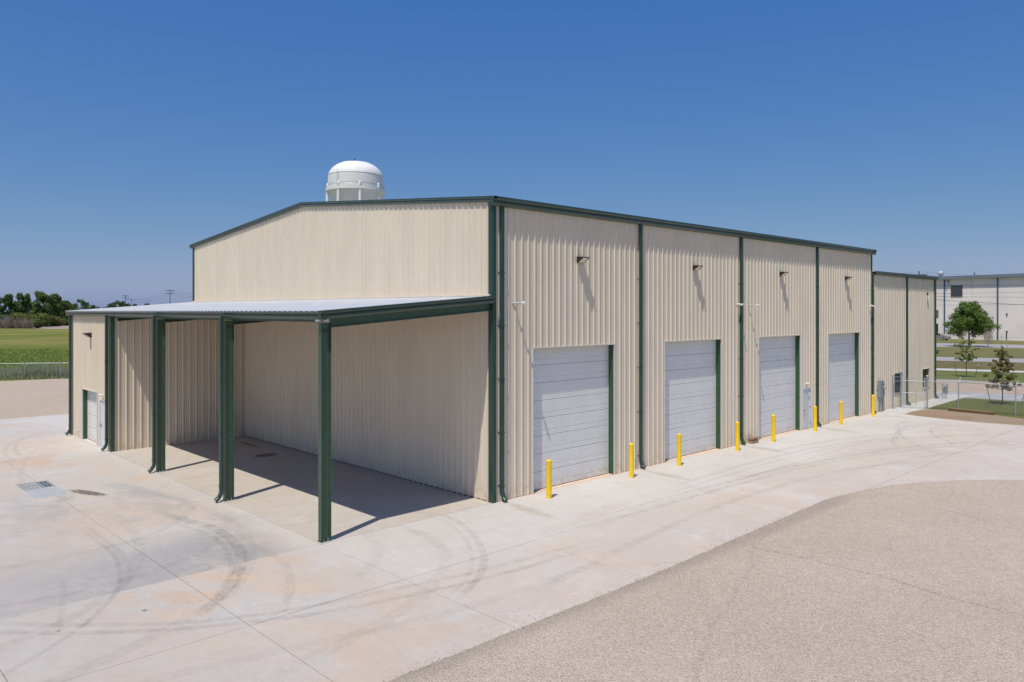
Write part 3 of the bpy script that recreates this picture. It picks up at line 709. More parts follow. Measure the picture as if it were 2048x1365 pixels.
# downspouts : rectangular tube with a kicked-out foot, straps as sub-parts
def downspout(ax, base, top, outdir, side, w_=.42, d=.34, off=.12):
    """ax: point on wall; outdir/side: unit vectors"""
    o_, s_ = Vector(outdir), Vector(side); p0 = Vector(ax)
    path = [(off, top), (off, 1.1), (off+.06, .80), (off+.30, .45), (off+.62, .20)]
    rings = []
    nrm = [(1, 0), (1, 0), (.9, .42), (.72, .7), (.62, .78)]
    for (q, z), (nx, nz) in zip(path, nrm):
        c = p0+o_*(q+d/2)+Vector((0, 0, z)); dv = o_*nx*d/2+Vector((0, 0, nz*d/2)); sv = s_*w_/2
        k = .8
        rings.append([c-sv*k-dv, c+sv*k-dv, c+sv-dv*k, c+sv+dv*k, c+sv*k+dv, c-sv*k+dv, c-sv+dv*k, c-sv-dv*k])
    b = MB(); b.loft(rings); ds = b.build('downspout', 'green', BL)
    z = 1.6
    while z < top-2:
        bb = MB(); c = p0+o_*(off+.02)+Vector((0, 0, z))
        for sg in (-1,):
            q = [c+s_*sg*(w_/2), c+s_*sg*(w_/2+.14)]
            bb.loft([[q[0]-o_*.13, q[1]-o_*.13, q[1]-o_*.09, q[0]-o_*.09], [q[0]-o_*.13+Vector((0, 0, .14)), q[1]-o_*.13+Vector((0, 0, .14)), q[1]-o_*.09+Vector((0, 0, .14)), q[0]-o_*.09+Vector((0, 0, .14))]])
        u, v = w_/2+.02, d+.03
        bb.loft([[c-s_*u+o_*(-.02), c+s_*u+o_*(-.02), c+s_*u+o_*v, c-s_*u+o_*v], [c-s_*u+o_*(-.02)+Vector((0, 0, .1)), c+s_*u+o_*(-.02)+Vector((0, 0, .1)), c+s_*u+o_*v+Vector((0, 0, .1)), c-s_*u+o_*v+Vector((0, 0, .1))]])
        bb.build('strap', 'green', ds); z += 5.6
for x in (1.05, 25.15, 50.05, 75.7): downspout((x, 0, 0), 0, 31.1, (0, -1, 0), (1, 0, 0))
for x in (100.0, 118.5): downspout((x, 0, 0), 0, 27.2, (0, -1, 0), (1, 0, 0))
downspout((136.2, 0, 0), 0, 27.2, (0, -1, 0), (1, 0, 0))
for yy, xx in ((20.0, -20.0), (40.0, -20.0), (60.0, -19.75), (79.0, -19.75)): downspout((xx, yy, 0), 0, 19.4, (-1, 0, 0), (0, 1, 0))

# overhead doors
DREC = .75
def overhead(f, a0, a1, H, rec, jm='jamb_green', sect=2.0, hdr=.0):
    """f(a, out, z): a along the wall, out outwards"""
    def fb(b, a_, b_, o0, o1, z0, z1):
        ps = [f(a, o, z) for z in (z0, z1) for a, o in ((a_, o0), (b_, o0), (b_, o1), (a_, o1))]
        b.add(ps, [(3, 2, 1, 0), (4, 5, 6, 7), (0, 1, 5, 4), (1, 2, 6, 5), (2, 3, 7, 6), (3, 0, 4, 7)])
    def part(nm, m, *bxs, par=None):
        b = MB()
        for q in bxs: fb(b, *q)
        return b.build(nm, m, par)
    d0, d1 = a0+.06, a1-.06
    b = MB(); fb(b, d0, d1, -rec-.2, -rec-.1, .05, H)
    dr_ = b.build('overhead_door', 'door', BL)
    n = int(round(H/sect))
    sh = H/n
    for k in range(n):
        z0 = .03+k*sh; b = MB()
        # face profile: two ribbed fields with grooves
        pr = []
        def add(z, o): pr.append((z, o))
        add(z0+.0, -.07); add(z0+.035, -.07); add(z0+.05, 0)
        step = .0; zz_ = z0+.05
        for fz0, fz1 in ((.05, .64), (.69, sh)):
            nn = max(2, int((fz1-fz0)/.17)); 
            for i in range(nn):
                za = z0+fz0+(fz1-fz0)*i/nn; zb = z0+fz0+(fz1-fz0)*(i+1)/nn
                add(za, 0); add(za+.10*(zb-za)*5, .0); add(zb-.025, -.008); add(zb-.012, -.018)
            if fz1 < 1: add(z0+fz1, -.0); add(z0+fz1+.012, -.035); add(z0+fz1+.030, -.035); add(z0+fz1+.048, 0)
        pr = sorted(pr, key=lambda t: t[0])
        for (za, oa), (zb, ob) in zip(pr[:-1], pr[1:]):
            if zb-za < 1e-4: continue
            b.quad(f(d0, -rec+oa, za), f(d1, -rec+oa, za), f(d1, -rec+ob, zb), f(d0, -rec+ob, zb))
        b.build('door_section', 'door', dr_)
    part('jamb', jm, (a0-.02, a0+.06, -rec-.1, 0, .02, H), par=dr_)
    part('jamb', jm, (a1-.06, a1+.02, -rec-.1, 0, .02, H), par=dr_)
    part('header', jm, (a0, a1, -rec-.1, 0, H-.02, H+.08), par=dr_)
    part('trim', 'white_trim', (a0-.16, a0-.0, 0, .13, .02, H+.14), par=dr_)
    part('trim', 'white_trim', (a1+.0, a1+.16, 0, .13, .02, H+.14), par=dr_)
    part('trim', 'wall_trim', (a0, a1, 0, .13, H+.0, H+.14), par=dr_)
    part('weather_strip', 'white_trim', (a0+.06, a0+.16, -rec, -rec+.03, .03, H), (a1-.16, a1-.06, -rec, -rec+.03, .03, H), par=dr_)
    part('bottom_seal', 'rubber', (d0, d1, -rec-.06, -rec+.01, .012, .05), par=dr_)
    return dr_
for a0, a1 in doors: overhead(lambda a, o, z: (a, -o, z), a0, a1, 15.9, DREC)
overhead(lambda a, o, z: (-19.6-o, a, z), 65.8, 73.4, 7.85, .63)
# personnel doors
def mandoor(f, a0, a1, H, side):
    def fb(b, a_, b_, o0, o1, z0, z1):
        ps = [f(a, o, z) for z in (z0, z1) for a, o in ((a_, o0), (b_, o0), (b_, o1), (a_, o1))]
        b.add(ps, [(3, 2, 1, 0), (4, 5, 6, 7), (0, 1, 5, 4), (1, 2, 6, 5), (2, 3, 7, 6), (3, 0, 4, 7)])
    b = MB(); fb(b, a0+.14, a1-.14, -.16, -.02, .03, H-.14); d = b.build('personnel_door', 'pale', BL)
    b = MB(); fb(b, a0, a0+.14, -.2, .12, .02, H); fb(b, a1-.14, a1, -.2, .12, .02, H); fb(b, a0+.14, a1-.14, -.2, .12, H-.14, H); b.build('frame', 'pale', d)
    hx = a0+.35 if side < 0 else a1-.35
    b = MB(); fb(b, hx-.09, hx+.09, -.02, .02, 2.9, 3.5); b.build('lock_plate', 'galv', d)
    b = MB(); fb(b, hx-.05, hx+.28*(1 if side < 0 else -1), .02, .16, 3.15, 3.25); b.build('handle', 'bronze', d)
    ox = a1-.1 if side < 0 else a0+.1
    for hz in (.8, 3.5, 6.2):
        b = MB(); fb(b, ox-.06, ox+.06, -.0, .17, hz, hz+.35); b.build('hinge', 'galv', d)
    b = MB(); fb(b, a0+.3, a1-.3, -.02, .0, .12, .9); b.build('kick_plate', 'pale', d)
mandoor(lambda a, o, z: (a, -o, z), 70.6, 73.4, 7.0, -1)
mandoor(lambda a, o, z: (-19.6-o, a, z), 61.2, 64.5, 7.0, 1)
# windows in the wing
for k, (a0, a1, z0, z1) in enumerate(win):
    b = MB(); b.box(a0, a1, .10, .14, z0, z1); wn_ = b.build('window', 'glass', BL)
    b = MB(); t = .14
    b.box(a0-.1, a0+.12, -.14, .12, z0, z1); b.box(a1-.12, a1+.1, -.14, .12, z0, z1); b.box(a0-.1, a1+.1, -.14, .12, z0-.12, z0); b.box(a0-.1, a1+.1, -.14, .12, z1, z1+.12)
    b.build('frame', 'white_trim' if k == 0 else 'wall_trim', wn_)
    b = MB(); b.box(a0+.12, a1-.12, -.02, .08, (z0+z1)/2-.04, (z0+z1)/2+.04); b.build('meeting_rail', 'bronze', wn_)
    if k == 0:
        for q in range(26):
            pass
        b = MB(); 
        for q in range(18): b.box(a0+.15, a1-.15, .085, .098, z0+.12+q*.165, z0+.12+q*.165+.12)
        b.build('blind', 'blind', wn_)
# canopy over the door on the far end of the wing
b = MB(); b.box(WX1+.12, 141.3, .6, 12, 10.0, 10.65); b.box(WX1+.12, 141.6, .4, 12.2, 10.65, 10.8); cn = b.build('canopy', 'green', BL)
b = MB(); b.tube([(WX1+.12, 1.0, 8.0), (140.6, 1.0, 10.0)], .16, 8); b.build('brace', 'bronze', cn)
bx('entry_door', 'dark', WX1+.1, WX1+.2, 3, 9, .05, 7.2)

# ================================================================ THINGS ON THE WALLS
def add_lamp(label, parent_mesh=None): pass
def mk_wallpack(loc, rz, label):
    t = empty('wall_lamp', loc, label, 'wall lamp', 'wall lamps on the warehouse', rz=0)
    L = loc
    W_ = 1.12
    side = [(0, 0), (.22, 0), (.98, .52), (.98, .66), (0, .72)]      # out, z
    b = MB(); b.extr(side, lambda p, q, s: (L[0]+s, L[1]-p, L[2]+q), 0, .07); b.extr(side, lambda p, q, s: (L[0]+s, L[1]-p, L[2]+q), W_-.07, W_)
    b.extr([(0, 0), (.0, .70), (.96, .64), (.96, .56), (.14, .60), (.14, .0)], lambda p, q, s: (L[0]+s, L[1]-p, L[2]+q), .07, W_-.07)
    b.build('housing', 'bronze', t)
    b = MB(); b.extr([(.20, .02), (.93, .53), (.90, .56), (.17, .05)], lambda p, q, s: (L[0]+s, L[1]-p, L[2]+q), .09, W_-.09); b.build('lens', 'lens', t)
    b = MB(); b.box(L[0]+.2, L[0]+.9, L[1]-.0, L[1]+.1, L[2]+.1, L[2]+.6); b.build('back_plate', 'bronze', t)
    t.rotation_euler.z = rz
    return t
lp = mk_wallpack((13.05, -.1, 25.62), 0, 'dark bronze wall lamp high above the nearest overhead door')
for x, lab in ((37.15, 'dark bronze wall lamp high above the second overhead door from the near corner'), (62.2, 'dark bronze wall lamp high above the overhead door beside the grey personnel door'),
               (87.25, 'dark bronze wall lamp high above the farthest overhead door')):
    c = copy_tree(lp); c.location = (x*FT, -.1*FT, 25.62*FT); c['label'] = lab
c = copy_tree(lp); c.location = (-19.7*FT, 69.4*FT, 16.0*FT); c.rotation_euler.z = R(-90); c['label'] = 'dark bronze wall lamp above the small overhead door at the left end'
# side vents / long pipes with flared white head
def mk_pipe(x, z, L, label):
    t = empty('pipe_vent', (x, -.1, z), label, 'pipe vent', 'silver pipe stubs sticking out of the long wall')
    b = MB(); b.tube([(x, .0, z), (x, -L, z)], .10, 12); b.build('pipe', 'zinc', t, smooth=True)
    b = MB(); b.tube([(x, -L+.1, z), (x, -L-.05, z), (x, -L-.12, z), (x, -L-.38, z)], [.12, .13, .19, .19], 14); b.build('cap', 'white', t, smooth=True)
    b = MB(); b.tube([(x, -.0, z), (x, -.06, z)], .2, 12); b.build('flange', 'zinc', t)
mk_pipe(2.9, 20.85, 1.45, 'silver pipe vent sticking out of the long wall beside the near corner downspout')
mk_pipe(52.5, 20.85, 1.45, 'silver pipe vent sticking out of the long wall between second and third doors')
def mk_cam(x, z, label, y=0):
    t = empty('security_camera', (x, -.1, z), label, 'camera', 'small white cameras on the long wall')
    b = MB(); b.tube([(x, 0, z+.05), (x, -.35, z+.05)], .06, 8); b.build('bracket', 'white', t)
    b = MB(); b.tube([(x-.05, -.3, z+.1), (x+.0, -1.15, z-.02)], [.15, .16], 10); b.build('body', 'white', t, smooth=True)
    b = MB(); b.box(x-.17, x+.17, -1.25, -.3, z+.16, z+.19); b.build('visor', 'white', t)
mk_cam(49.0, 20.95, 'small white security camera beside the middle downspout of the long wall')
mk_cam(98.6, 20.95, 'small white security camera near the far end of the tall wall')
t = empty('security_camera', (131.2, -.1, 23.2), 'tiny dark camera under the eave of the lower wing at the far end', 'camera', 'small white cameras on the long wall')
b = MB(); b.box(131.1, 131.4, -.35, -.1, 23.5, 24.1); b.build('bracket', 'bronze', t)
b = MB(); b.tube([(131.25, -.3, 23.5), (131.25, -.45, 22.7)], [.16, .12], 8); b.build('body', 'white', t)
def mk_doorlamp(f, a, z, label):
    t = empty('door_lamp', f(a, 0, z), label, 'lamp', 'twin-head lamps above the grey doors')
    b = MB(); b.tube([f(a, -.05, z), f(a, .1, z)], .16, 10); b.build('base', 'white', t)
    for s_ in (-1, 1):
        b = MB(); b.tube([f(a, .08, z), f(a+.18*s_, .25, z+.1)], .05, 6); b.build('arm', 'white', t)
        b = MB(); b.tube([f(a+.18*s_, .18, z+.14), f(a+.26*s_, .45, z+.02)], [.08, .15], 8); b.build('head', 'white', t)
mk_doorlamp(lambda a, o, z: (a, -o, z), 71.9, 7.65, 'white twin-head lamp above the grey door between the third and fourth overhead doors')
mk_doorlamp(lambda a, o, z: (-19.7-o, a, z), 62.8, 7.7, 'white twin-head lamp above the grey door at the left end')
# electric meter cabinet
t = empty('electric_meter', (103.9, -.6, 0), 'grey electric meter cabinet on a post against the lower wing', 'meter')
b = MB(); b.box(102.75, 104.05, -.85, -.2, 2.95, 6.2); b.build('cabinet', 'grey_box', t)
b = MB(); b.box(104.05, 105.0, -.7, -.2, 3.1, 5.6); b.build('meter_box', 'grey_box', t)
b = MB(); b.tube([(104.55, -.7, 4.8), (104.55, -1.05, 4.8)], .26, 14); b.build('dial', 'zinc', t)
b = MB(); b.tube([(103.4, -.5, 0), (103.4, -.5, 2.95)], .17, 10); b.build('conduit', 'galv', t)
b = MB(); b.tube([(104.6, -.45, 0), (104.6, -.45, 3.1)], .1, 8); b.tube([(102.9, -.3, 0), (102.9, -.3, 2.95)], .07, 8); b.build('conduit', 'galvdark', t)
b = MB(); b.box(102.6, 105.2, -.2, -.11, 3.4, 3.55); b.box(102.6, 105.2, -.2, -.11, 5.0, 5.15); b.build('strut', 'galv', t)
# gas meter
t = empty('gas_meter', (138.6, -1.2, 0), 'grey gas meter with pipes at the far corner of the lower wing', 'meter')
b = MB(); b.tube([(137.6, -.4, 3.3), (138.3, -1.5, 3.3), (138.9, -2.2, 3.3)], .08, 8); b.tube([(138.2, -1.2, 3.3), (138.2, -1.2, 0)], .08, 8); b.tube([(138.9, -2.0, 3.3), (138.9, -2.0, 2.4)], .08, 8); b.build('pipe', 'grey_box', t)
b = MB(); b.lathe([(.1, 0), (.45, .1), (.5, .5), (.5, 1.0), (.4, 1.3), (.1, 1.35)], (138.6, -1.7, 1.1), 12); b.build('body', 'grey_box', t, smooth=True)
b = MB(); b.tube([(138.0, -1.7, 2.6), (139.2, -1.7, 2.6)], .32, 12); b.build('regulator', 'grey_box', t)
b = MB(); b.tube([(138.6, -1.7, 0), (138.6, -1.7, 1.1)], .07, 6); b.build('leg', 'grey_box', t)
# hose bib
t = empty('hose_tap', (-19.9, 75.4, 0), 'small hose tap low on the wall left of the small overhead door', 'tap')
b = MB(); b.tube([(-19.6, 75.4, 1.0), (-20.1, 75.4, 1.0), (-20.2, 75.4, .8)], .08, 8); b.build('spout', 'zinc', t)
b = MB(); b.tube([(-19.9, 75.4, 1.05), (-19.9, 75.4, 1.25)], .15, 8); b.build('handle', 'white', t)

# bollards
BO = [(5.67, -2.67, 'yellow steel bollard at the left side of the nearest overhead door'), (20.1, -2.65, 'yellow steel bollard just right of the nearest overhead door'),
      (30.3, -2.56, 'yellow steel bollard at the left side of the second overhead door'), (45.2, -2.4, 'yellow steel bollard right of the second overhead door, before the middle downspout'),
      (56.0, -2.3, 'yellow steel bollard in front of the third overhead door beside the wooden crate block'), (70.8, -2.1, 'yellow steel bollard in front of the wall right of the grey personnel door'),
      (80.9, -2.15, 'yellow steel bollard in front of the farthest overhead door'), (95.4, -2.1, 'farthest yellow steel bollard, in front of the downspout beside the meter cabinet')]
def mk_bollard(x, y, label):
    b = MB(); b.lathe([(.29, 0), (.285, .02), (.285, 3.92), (.29, 3.95)], (x, y, 0), 24)
    t = empty('bollard', (x, y, 0), label, 'bollard', 'yellow bollards along the overhead doors')
    b.build('post', 'yellow', t, smooth=True)
    b = MB(); b.lathe([(.30, 3.94), (.30, 3.99), (.27, 4.06), (.20, 4.12), (.1, 4.155), (.01, 4.165)], (x, y, 0), 24); b.build('cap', 'yellow', t, smooth=True)
    b = MB(); b.lathe([(.36, 0.0), (.36, .012), (.29, .022)], (x, y, 0.002), 20); b.build('collar', 'walk', t)
    return t
b0 = mk_bollard(*BO[0])
for x, y, lab in BO[1:]:
    c = copy_tree(b0); c.location = (x*FT, y*FT, 0); c['label'] = lab; c.rotation_euler.z = x

# wooden blocks beside the third door
t = empty('wooden_block', (52.6, -1.0, 0), 'small stack of pale timber offcuts at the wall left of the third overhead door', 'timber block')
for k, (dx, z, h, l) in enumerate(((0, 0.01, .42, 1.9), (.1, .62, .3, 1.8))):
    b = MB(); b.box(51.7+dx, 51.7+dx+l, -1.15, -.45, z, z+h); b.build('board', 'timber', t)
b = MB(); b.box(51.8, 52.2, -1.1, -.5, .43, .62); b.box(52.9, 53.4, -1.1, -.5, .43, .62); b.build('spacer', 'timber_dark', t)
t = empty('timber_beam', (114.4, -13, 0), 'long brown timber beam lying on the bare soil along the fence', 'timber beam')
b = MB(); b.loft([[(114.4, -9.3, .06), (115.0, -9.3, .06), (115.0, -9.3, .6), (114.4, -9.3, .6)], [(113.7, -17.4, .06), (114.3, -17.4, .06), (114.3, -17.4, .55), (113.7, -17.4, .55)]]); b.build('beam', 'timber_dark', t)
b = MB(); b.loft([[(114.4, -9.35, .605), (115.0, -9.35, .605), (115.0, -9.35, .66), (114.4, -9.35, .66)], [(113.7, -17.3, .555), (114.3, -17.3, .555), (114.3, -17.3, .62), (113.7, -17.3, .62)]]); b.build('plank', 'timber', t)

# ================================================================ FENCES
def chainlink(b, p, q, z0, z1, step=.34, r=.013):
    """real woven wire: two sets of diagonal strands"""
    p = Vector((*p, 0)); q = Vector((*q, 0)); L = (q-p).length; u = (q-p)/L; nrm = Vector((-u.y, u.x, 0)); H = z1-z0
    def strand(a0, za, a1, zb, off):
        P, Q = p+u*a0+nrm*off, p+u*a1+nrm*off; P.z, Q.z = za, zb
        t = (Q-P).normalized(); e = t.cross(nrm).normalized()
        o = len(b.v)
        for c in (P, Q):
            for k in range(3):
                an = 2*math.pi*k/3; b.v.append(tuple(c+nrm*math.cos(an)*r+e*math.sin(an)*r))
        for k in range(3): b.f.append((o+k, o+(k+1) % 3, o+3+(k+1) % 3, o+3+k))
    s = -H
    while s < L:
        a0, a1 = max(0, s), min(L, s+H)
        if a1 > a0:
            strand(a0, z0+(a0-s), a1, z0+(a1-s), .008); strand(a0, z1-(a0-s), a1, z1-(a1-s), -.008)
        s += step
FR = empty('chain_link_fence', (117, -10, 0), 'galvanised chain-link fence with barbed wire arms in front of the small lawn on the right', 'fence')
fr_pts = [(114.95, -5.3), (117.2, -10.4), (116.4, -20.4), (115.6, -30.4), (114.8, -40.4), (114, -50.4)]
for k, (x, y) in enumerate(fr_pts):
    b = MB(); b.tube([(x, y, .05), (x, y, 6.7 if k == 0 else 5.75)], .16 if k == 0 else .11, 10)
    o = b.build('post', 'galv', FR, smooth=True)
    if k: b = MB(); b.tube([(x, y, 5.7), (x+.12, y-.12, 5.9), (x+.55, y-.25, 6.7)], [.11, .06, .04], 8); b.build('barb_arm', 'zinc', o)
    else: b = MB(); b.lathe([(.17, 0), (.17, .08), (.08, .2), (.01, .22)], (x, y, 6.7), 10); b.build('post_cap', 'zinc', o)
for a, c in zip(fr_pts[:-1], fr_pts[1:]):
    b = MB(); b.tube([(*a, 5.7), (*c, 5.7)], .075, 8); b.build('top_rail', 'galv', FR)
    b = MB(); chainlink(b, a, c, .15, 5.65); o = b.build('wire_mesh', 'galvdark', FR); o['kind'] = 'stuff'
    for q in range(3): b = MB(); f_ = (q+1)/3; b.tube([(a[0]+.15+.4*f_, a[1]-.2*f_, 5.85+.8*f_), (c[0]+.15+.4*f_, c[1]-.2*f_, 5.85+.8*f_)], .014, 4); b.build('barbed_wire', 'galvdark', FR)
# gate with the short fixed panel next to the wall
GT = empty('pedestrian_gate', (114.3, -2.8, 0), 'chain-link swing gate between the lower wing and the lawn fence', 'gate')
GP = [(110.2, -.35, 6.9), (114.05, -.55, 7.5)]
for x, y, h in GP:
    b = MB(); b.tube([(x, y, 0), (x, y, h)], .14, 10); o = b.build('post', 'galv', GT, smooth=True)
    b = MB(); b.lathe([(.15, 0), (.15, .07), (.08, .18), (.01, .2)], (x, y, h), 10); b.build('post_cap', 'galv', o)
b = MB()
for z in (6.4, 5.55, .35): b.tube([(110.2, -.4, z), (114.05, -.5, z)], .05, 6)
b.build('rail', 'galv', GT)
la, lb = (113.6, -.95), (114.75, -4.95)
for (x, y) in (la, lb):
    b = MB(); b.tube([(x, y, .12), (x, y, 6.35)], .09, 8); b.build('gate_stile', 'zinc', GT, smooth=True)
for z in (.2, 3.15, 5.6):
    b = MB(); b.tube([(*la, z), (*lb, z)], .07, 8); b.build('gate_rail', 'zinc', GT)
b = MB(); chainlink(b, la, lb, .2, 5.6); o = b.build('wire_mesh', 'galvdark', GT); o['kind'] = 'stuff'
b = MB(); b.box(114.6, 114.95, -5.15, -4.8, 3.9, 4.3); b.box(114.66, 114.9, -5.25, -4.7, 4.05, 4.15); b.build('latch', 'galv', GT)
for q in range(3): b = MB(); z = 5.85+q*.25; b.tube([(*la, z), (*lb, z)], .014, 4); b.build('barbed_wire', 'galvdark', GT)
# marker stake by the gate
t = empty('survey_stake', (121, -1.2, 0), 'thin steel marker stake on the walk behind the gate', 'stake')
b = MB(); b.tube([(121, -1.2, 0), (121, -1.2, 3.0)], .05, 6); b.box(120.85, 121.15, -1.25, -1.15, 2.7, 3.0); b.build('rod', 'galvdark', t)

FL = empty('meadow_fence', (-1.67, 204.2, 0), 'long galvanised chain-link fence between the gravel yard and the green meadow on the left', 'fence')
dv = Vector((7.69, -5.06, 0)).normalized()*9.9; p0 = Vector((-1.67, 204.18, 0)); FPTS = []
for k in range(-9, 12):
    p = p0+dv*k; FPTS.append(p)
    b = MB(); b.tube([(p.x, p.y, -.1), (p.x, p.y, 4.6)], .12, 8); o = b.build('post', 'galv', FL)
    b = MB(); b.tube([(p.x, p.y, 4.5), (p.x-.1, p.y-.4, 4.9), (p.x-.25, p.y-.8, 5.5)], [.1, .05, .035], 6); b.build('barb_arm', 'zinc', o)
for a, c in zip(FPTS[:-1], FPTS[1:]):
    b = MB(); b.tube([(a.x, a.y, 4.45), (c.x, c.y, 4.45)], .075, 6); b.build('top_rail', 'galv', FL)
b = MB(); chainlink(b, FPTS[4][:2], FPTS[16][:2], .05, 4.4, .4, .014); o = b.build('wire_mesh', 'galvdark', FL); o['kind'] = 'stuff'

# ================================================================ WATER TOWER
TW = empty('water_tower', (272.7, 459.5, 0), 'white water tower with domed tank rising behind the warehouse roof', 'water tower')
cx_, cy_ = 272.7, 459.5
r0 = 21.3
prof = [(.3, 137.4), (6, 137.1), (11, 136.1), (15, 134.2), (18.2, 131.6), (20.4, 128.6), (21.2, 126.0), (21.3, 124), (21.3, 114.6)]
b = MB(); b.lathe([(r, z) for r, z in reversed(prof)], (cx_, cy_, 0), 64); b.build('tank', 'tank', TW, smooth=True)
b = MB(); b.lathe([(1, 96.5), (6, 97.3), (12, 100.2), (17, 105), (20, 110), (21.25, 114.6)], (cx_, cy_, 0), 64); b.build('bowl', 'tank', TW, smooth=True)
b = MB(); b.lathe([(21.1, 113.2), (23.0, 113.2), (23.0, 115.4), (22.9, 115.4), (22.9, 113.4), (21.1, 113.4)], (cx_, cy_, 0), 64); b.build('walkway', 'white', TW, smooth=False)
b = MB()
ring = [(cx_+22.9*math.cos(a*math.pi/32), cy_+22.9*math.sin(a*math.pi/32), 117.0) for a in range(65)]
b.tube(ring, .10, 6, cap=False)
for a in range(0, 64, 2): b.tube([(ring[a][0], ring[a][1], 115.3), (ring[a][0], ring[a][1], 117.0)], .07, 5)
b.build('railing', 'galv', TW)
for zs in (118.5, 125.9):
    b = MB(); b.lathe([(21.28, zs), (21.42, zs), (21.42, zs+.22), (21.28, zs+.22)], (cx_, cy_, 0), 64); b.build('weld_seam', 'tank_seam', TW)
b = MB(); la_ = math.radians(200)
for sx_ in (-.7, .7): b.tube([(cx_+21.9*math.cos(la_)-sx_*math.sin(la_), cy_+21.9*math.sin(la_)+sx_*math.cos(la_), 115), (cx_+21.9*math.cos(la_)-sx_*math.sin(la_), cy_+21.9*math.sin(la_)+sx_*math.cos(la_), 128)], .1, 5)
b.build('ladder', 'galv', TW)
b = MB(); b.lathe([(2.2, 0), (2.2, 97)], (cx_, cy_, 0), 16); b.build('riser', 'tank', TW, smooth=True)
for k in range(8):
    a = math.radians(45*k+21.5); x, y = cx_+21.6*math.cos(a), cy_+21.6*math.sin(a); xb, yb = cx_+27*math.cos(a), cy_+27*math.sin(a)
    b = MB(); b.tube([(xb, yb, 0), (x, y, 112.8)], 1.15, 12); b.build('leg', 'tank', TW, smooth=True)
    b = MB(); b.lathe([(.95, 112), (.95, 117.6), (.8, 118.6), (.4, 119.2), (.01, 119.3)], (x, y, 0), 12); b.build('leg_cap', 'tank', TW, smooth=True)
    a2 = math.radians(45*(k+1)+21.5)
    b = MB(); b.tube([(x, y, 108), (cx_+24*math.cos(a2), cy_+24*math.sin(a2), 62)], .12, 5); b.tube([(cx_+24*math.cos(a), cy_+24*math.sin(a), 62), (cx_+21.6*math.cos(a2), cy_+21.6*math.sin(a2), 108)], .12, 5); b.build('tie_rod', 'galv', TW)
b = MB(); b.tube([(cx_-1, cy_, 137), (cx_-1, cy_, 140.3)], .12, 5); b.box(cx_-1.3, cx_-.5, cy_-.3, cy_+.3, 138.2, 139.2); b.build('beacon', 'bronze', TW)

# ================================================================ FAR BUILDING ON THE RIGHT
A = Vector((546.9, 125.3, 0)); Bv = Vector((534.8, 70.0, 0)); u = (Bv-A).normalized(); nn = Vector((u.y, -u.x, 0))   # u to the right, nn towards the camera
if nn.dot(Vector((-53, -58, 0))-A) < 0: nn = -nn
FB = empty('far_warehouse', tuple(A), 'long off-white concrete building with blue downspouts behind the street on the right', 'building')
def fp(s, o, z): q = A+u*s+nn*o; return (q.x, q.y, z)
def fbx(name, m, s0, s1, o0, o1, z0, z1, par=None):
    b = MB(); b.add([fp(s, o, z) for z in (z0, z1) for s, o in ((s0, o0), (s1, o0), (s1, o1), (s0, o1))], [(3, 2, 1, 0), (4, 5, 6, 7), (0, 1, 5, 4), (1, 2, 6, 5), (2, 3, 7, 6), (3, 0, 4, 7)])
    return b.build(name, m, par or FB)
M['far_wall'] = simple('offwhite_wall', (.88, .80, .765), .8, var=.05, scale=.06)
M['far_metal'] = simple('grey_blue_fascia', (.19, .225, .26), .5, var=.08)
M['seam'] = simple('panel_seam', (.30, .28, .28), .8, var=.05)
M['louvre'] = simple('louvre_grey', (.13, .13, .15), .6, var=.08)
wp = []
s = -75.0; k = 0
def ftop(s): return 42.2+.0*s
while s < 150:
    fbx('wall_panel', 'far_wall', s+.08, s+33.1, -1, .0, 0, 42.3); s += 33.25; k += 1
fbx('core', 'far_wall', -75, 155, -160, -1.1, 0, 41.5)
fbx('fascia', 'far_metal', -76, 156, -1, 2.6, 42.3, 44.2)
fbx('roof', 'far_metal', -76, 156, -161, 2.4, 44.2, 44.5)
for q, z in enumerate((37.4, 32.2, 24.0)): fbx('panel_groove', 'seam', -75, 150, -.0, .04, z, z+.12)
for s_ in (-27.5, 5.9, 41.5, 76, 110):
    fbx('downspout', 'blue_pipe', s_-.35, s_+.35, .02, .7, 0, 42.3)
lv = fbx('louvre', 'louvre', 10.3, 18.3, .02, .3, 30.2, 38.0)
for q in range(14): fbx('blade', 'louvre', 10.5, 18.1, .3, .55, 30.4+q*.54, 30.6+q*.54, lv)
fbx('floodlight', 'bronze', 8.3, 9.2, .1, 2.6, 41.0, 41.5); fbx('conduit', 'bronze', 8.7, 8.9, .05, .3, 38.2, 41.0)
fbx('wall_box', 'bronze', 46.9, 47.6, .05, .6, 17.0, 18.3); fbx('wall_box', 'bronze', 46.9, 47.6, .05, .8, 5.2, 6.6); fbx('hydrant_pipe', 'bronze', 46.9, 47.3, .3, .8, 1, 4.6)
wnd = fbx('window', 'glass', -4, 1.0, .03, .2, 3.2, 10.5); fbx('frame', 'far_metal', -4.3, 1.3, .02, .12, 2.9, 10.8, wnd)
wnd = fbx('window', 'louvre', -4, 1.4, .03, .2, 15, 20.5); fbx('frame', 'white_trim', -4.3, 1.6, .02, .12, 14.7, 20.8, wnd)
cc = fp(2.2, -1.5, 44.5)
t = empty('roof_vent', cc, 'round metal turbine vent on the roof edge of the far off-white building', 'roof vent')
b = MB(); b.lathe([(1.0, 0), (1.0, 1.0), (1.6, 1.2), (2.1, 2.2), (1.9, 3.2), (1.1, 3.9), (.1, 4.1)], (cc[0], cc[1], cc[2]-.1), 14); b.build('turbine', 'zinc', t)
cc = fp(23.2, -6, 44.5)
t = empty('roof_pipe', cc, 'short dark flue pipe on the roof of the far off-white building', 'flue')
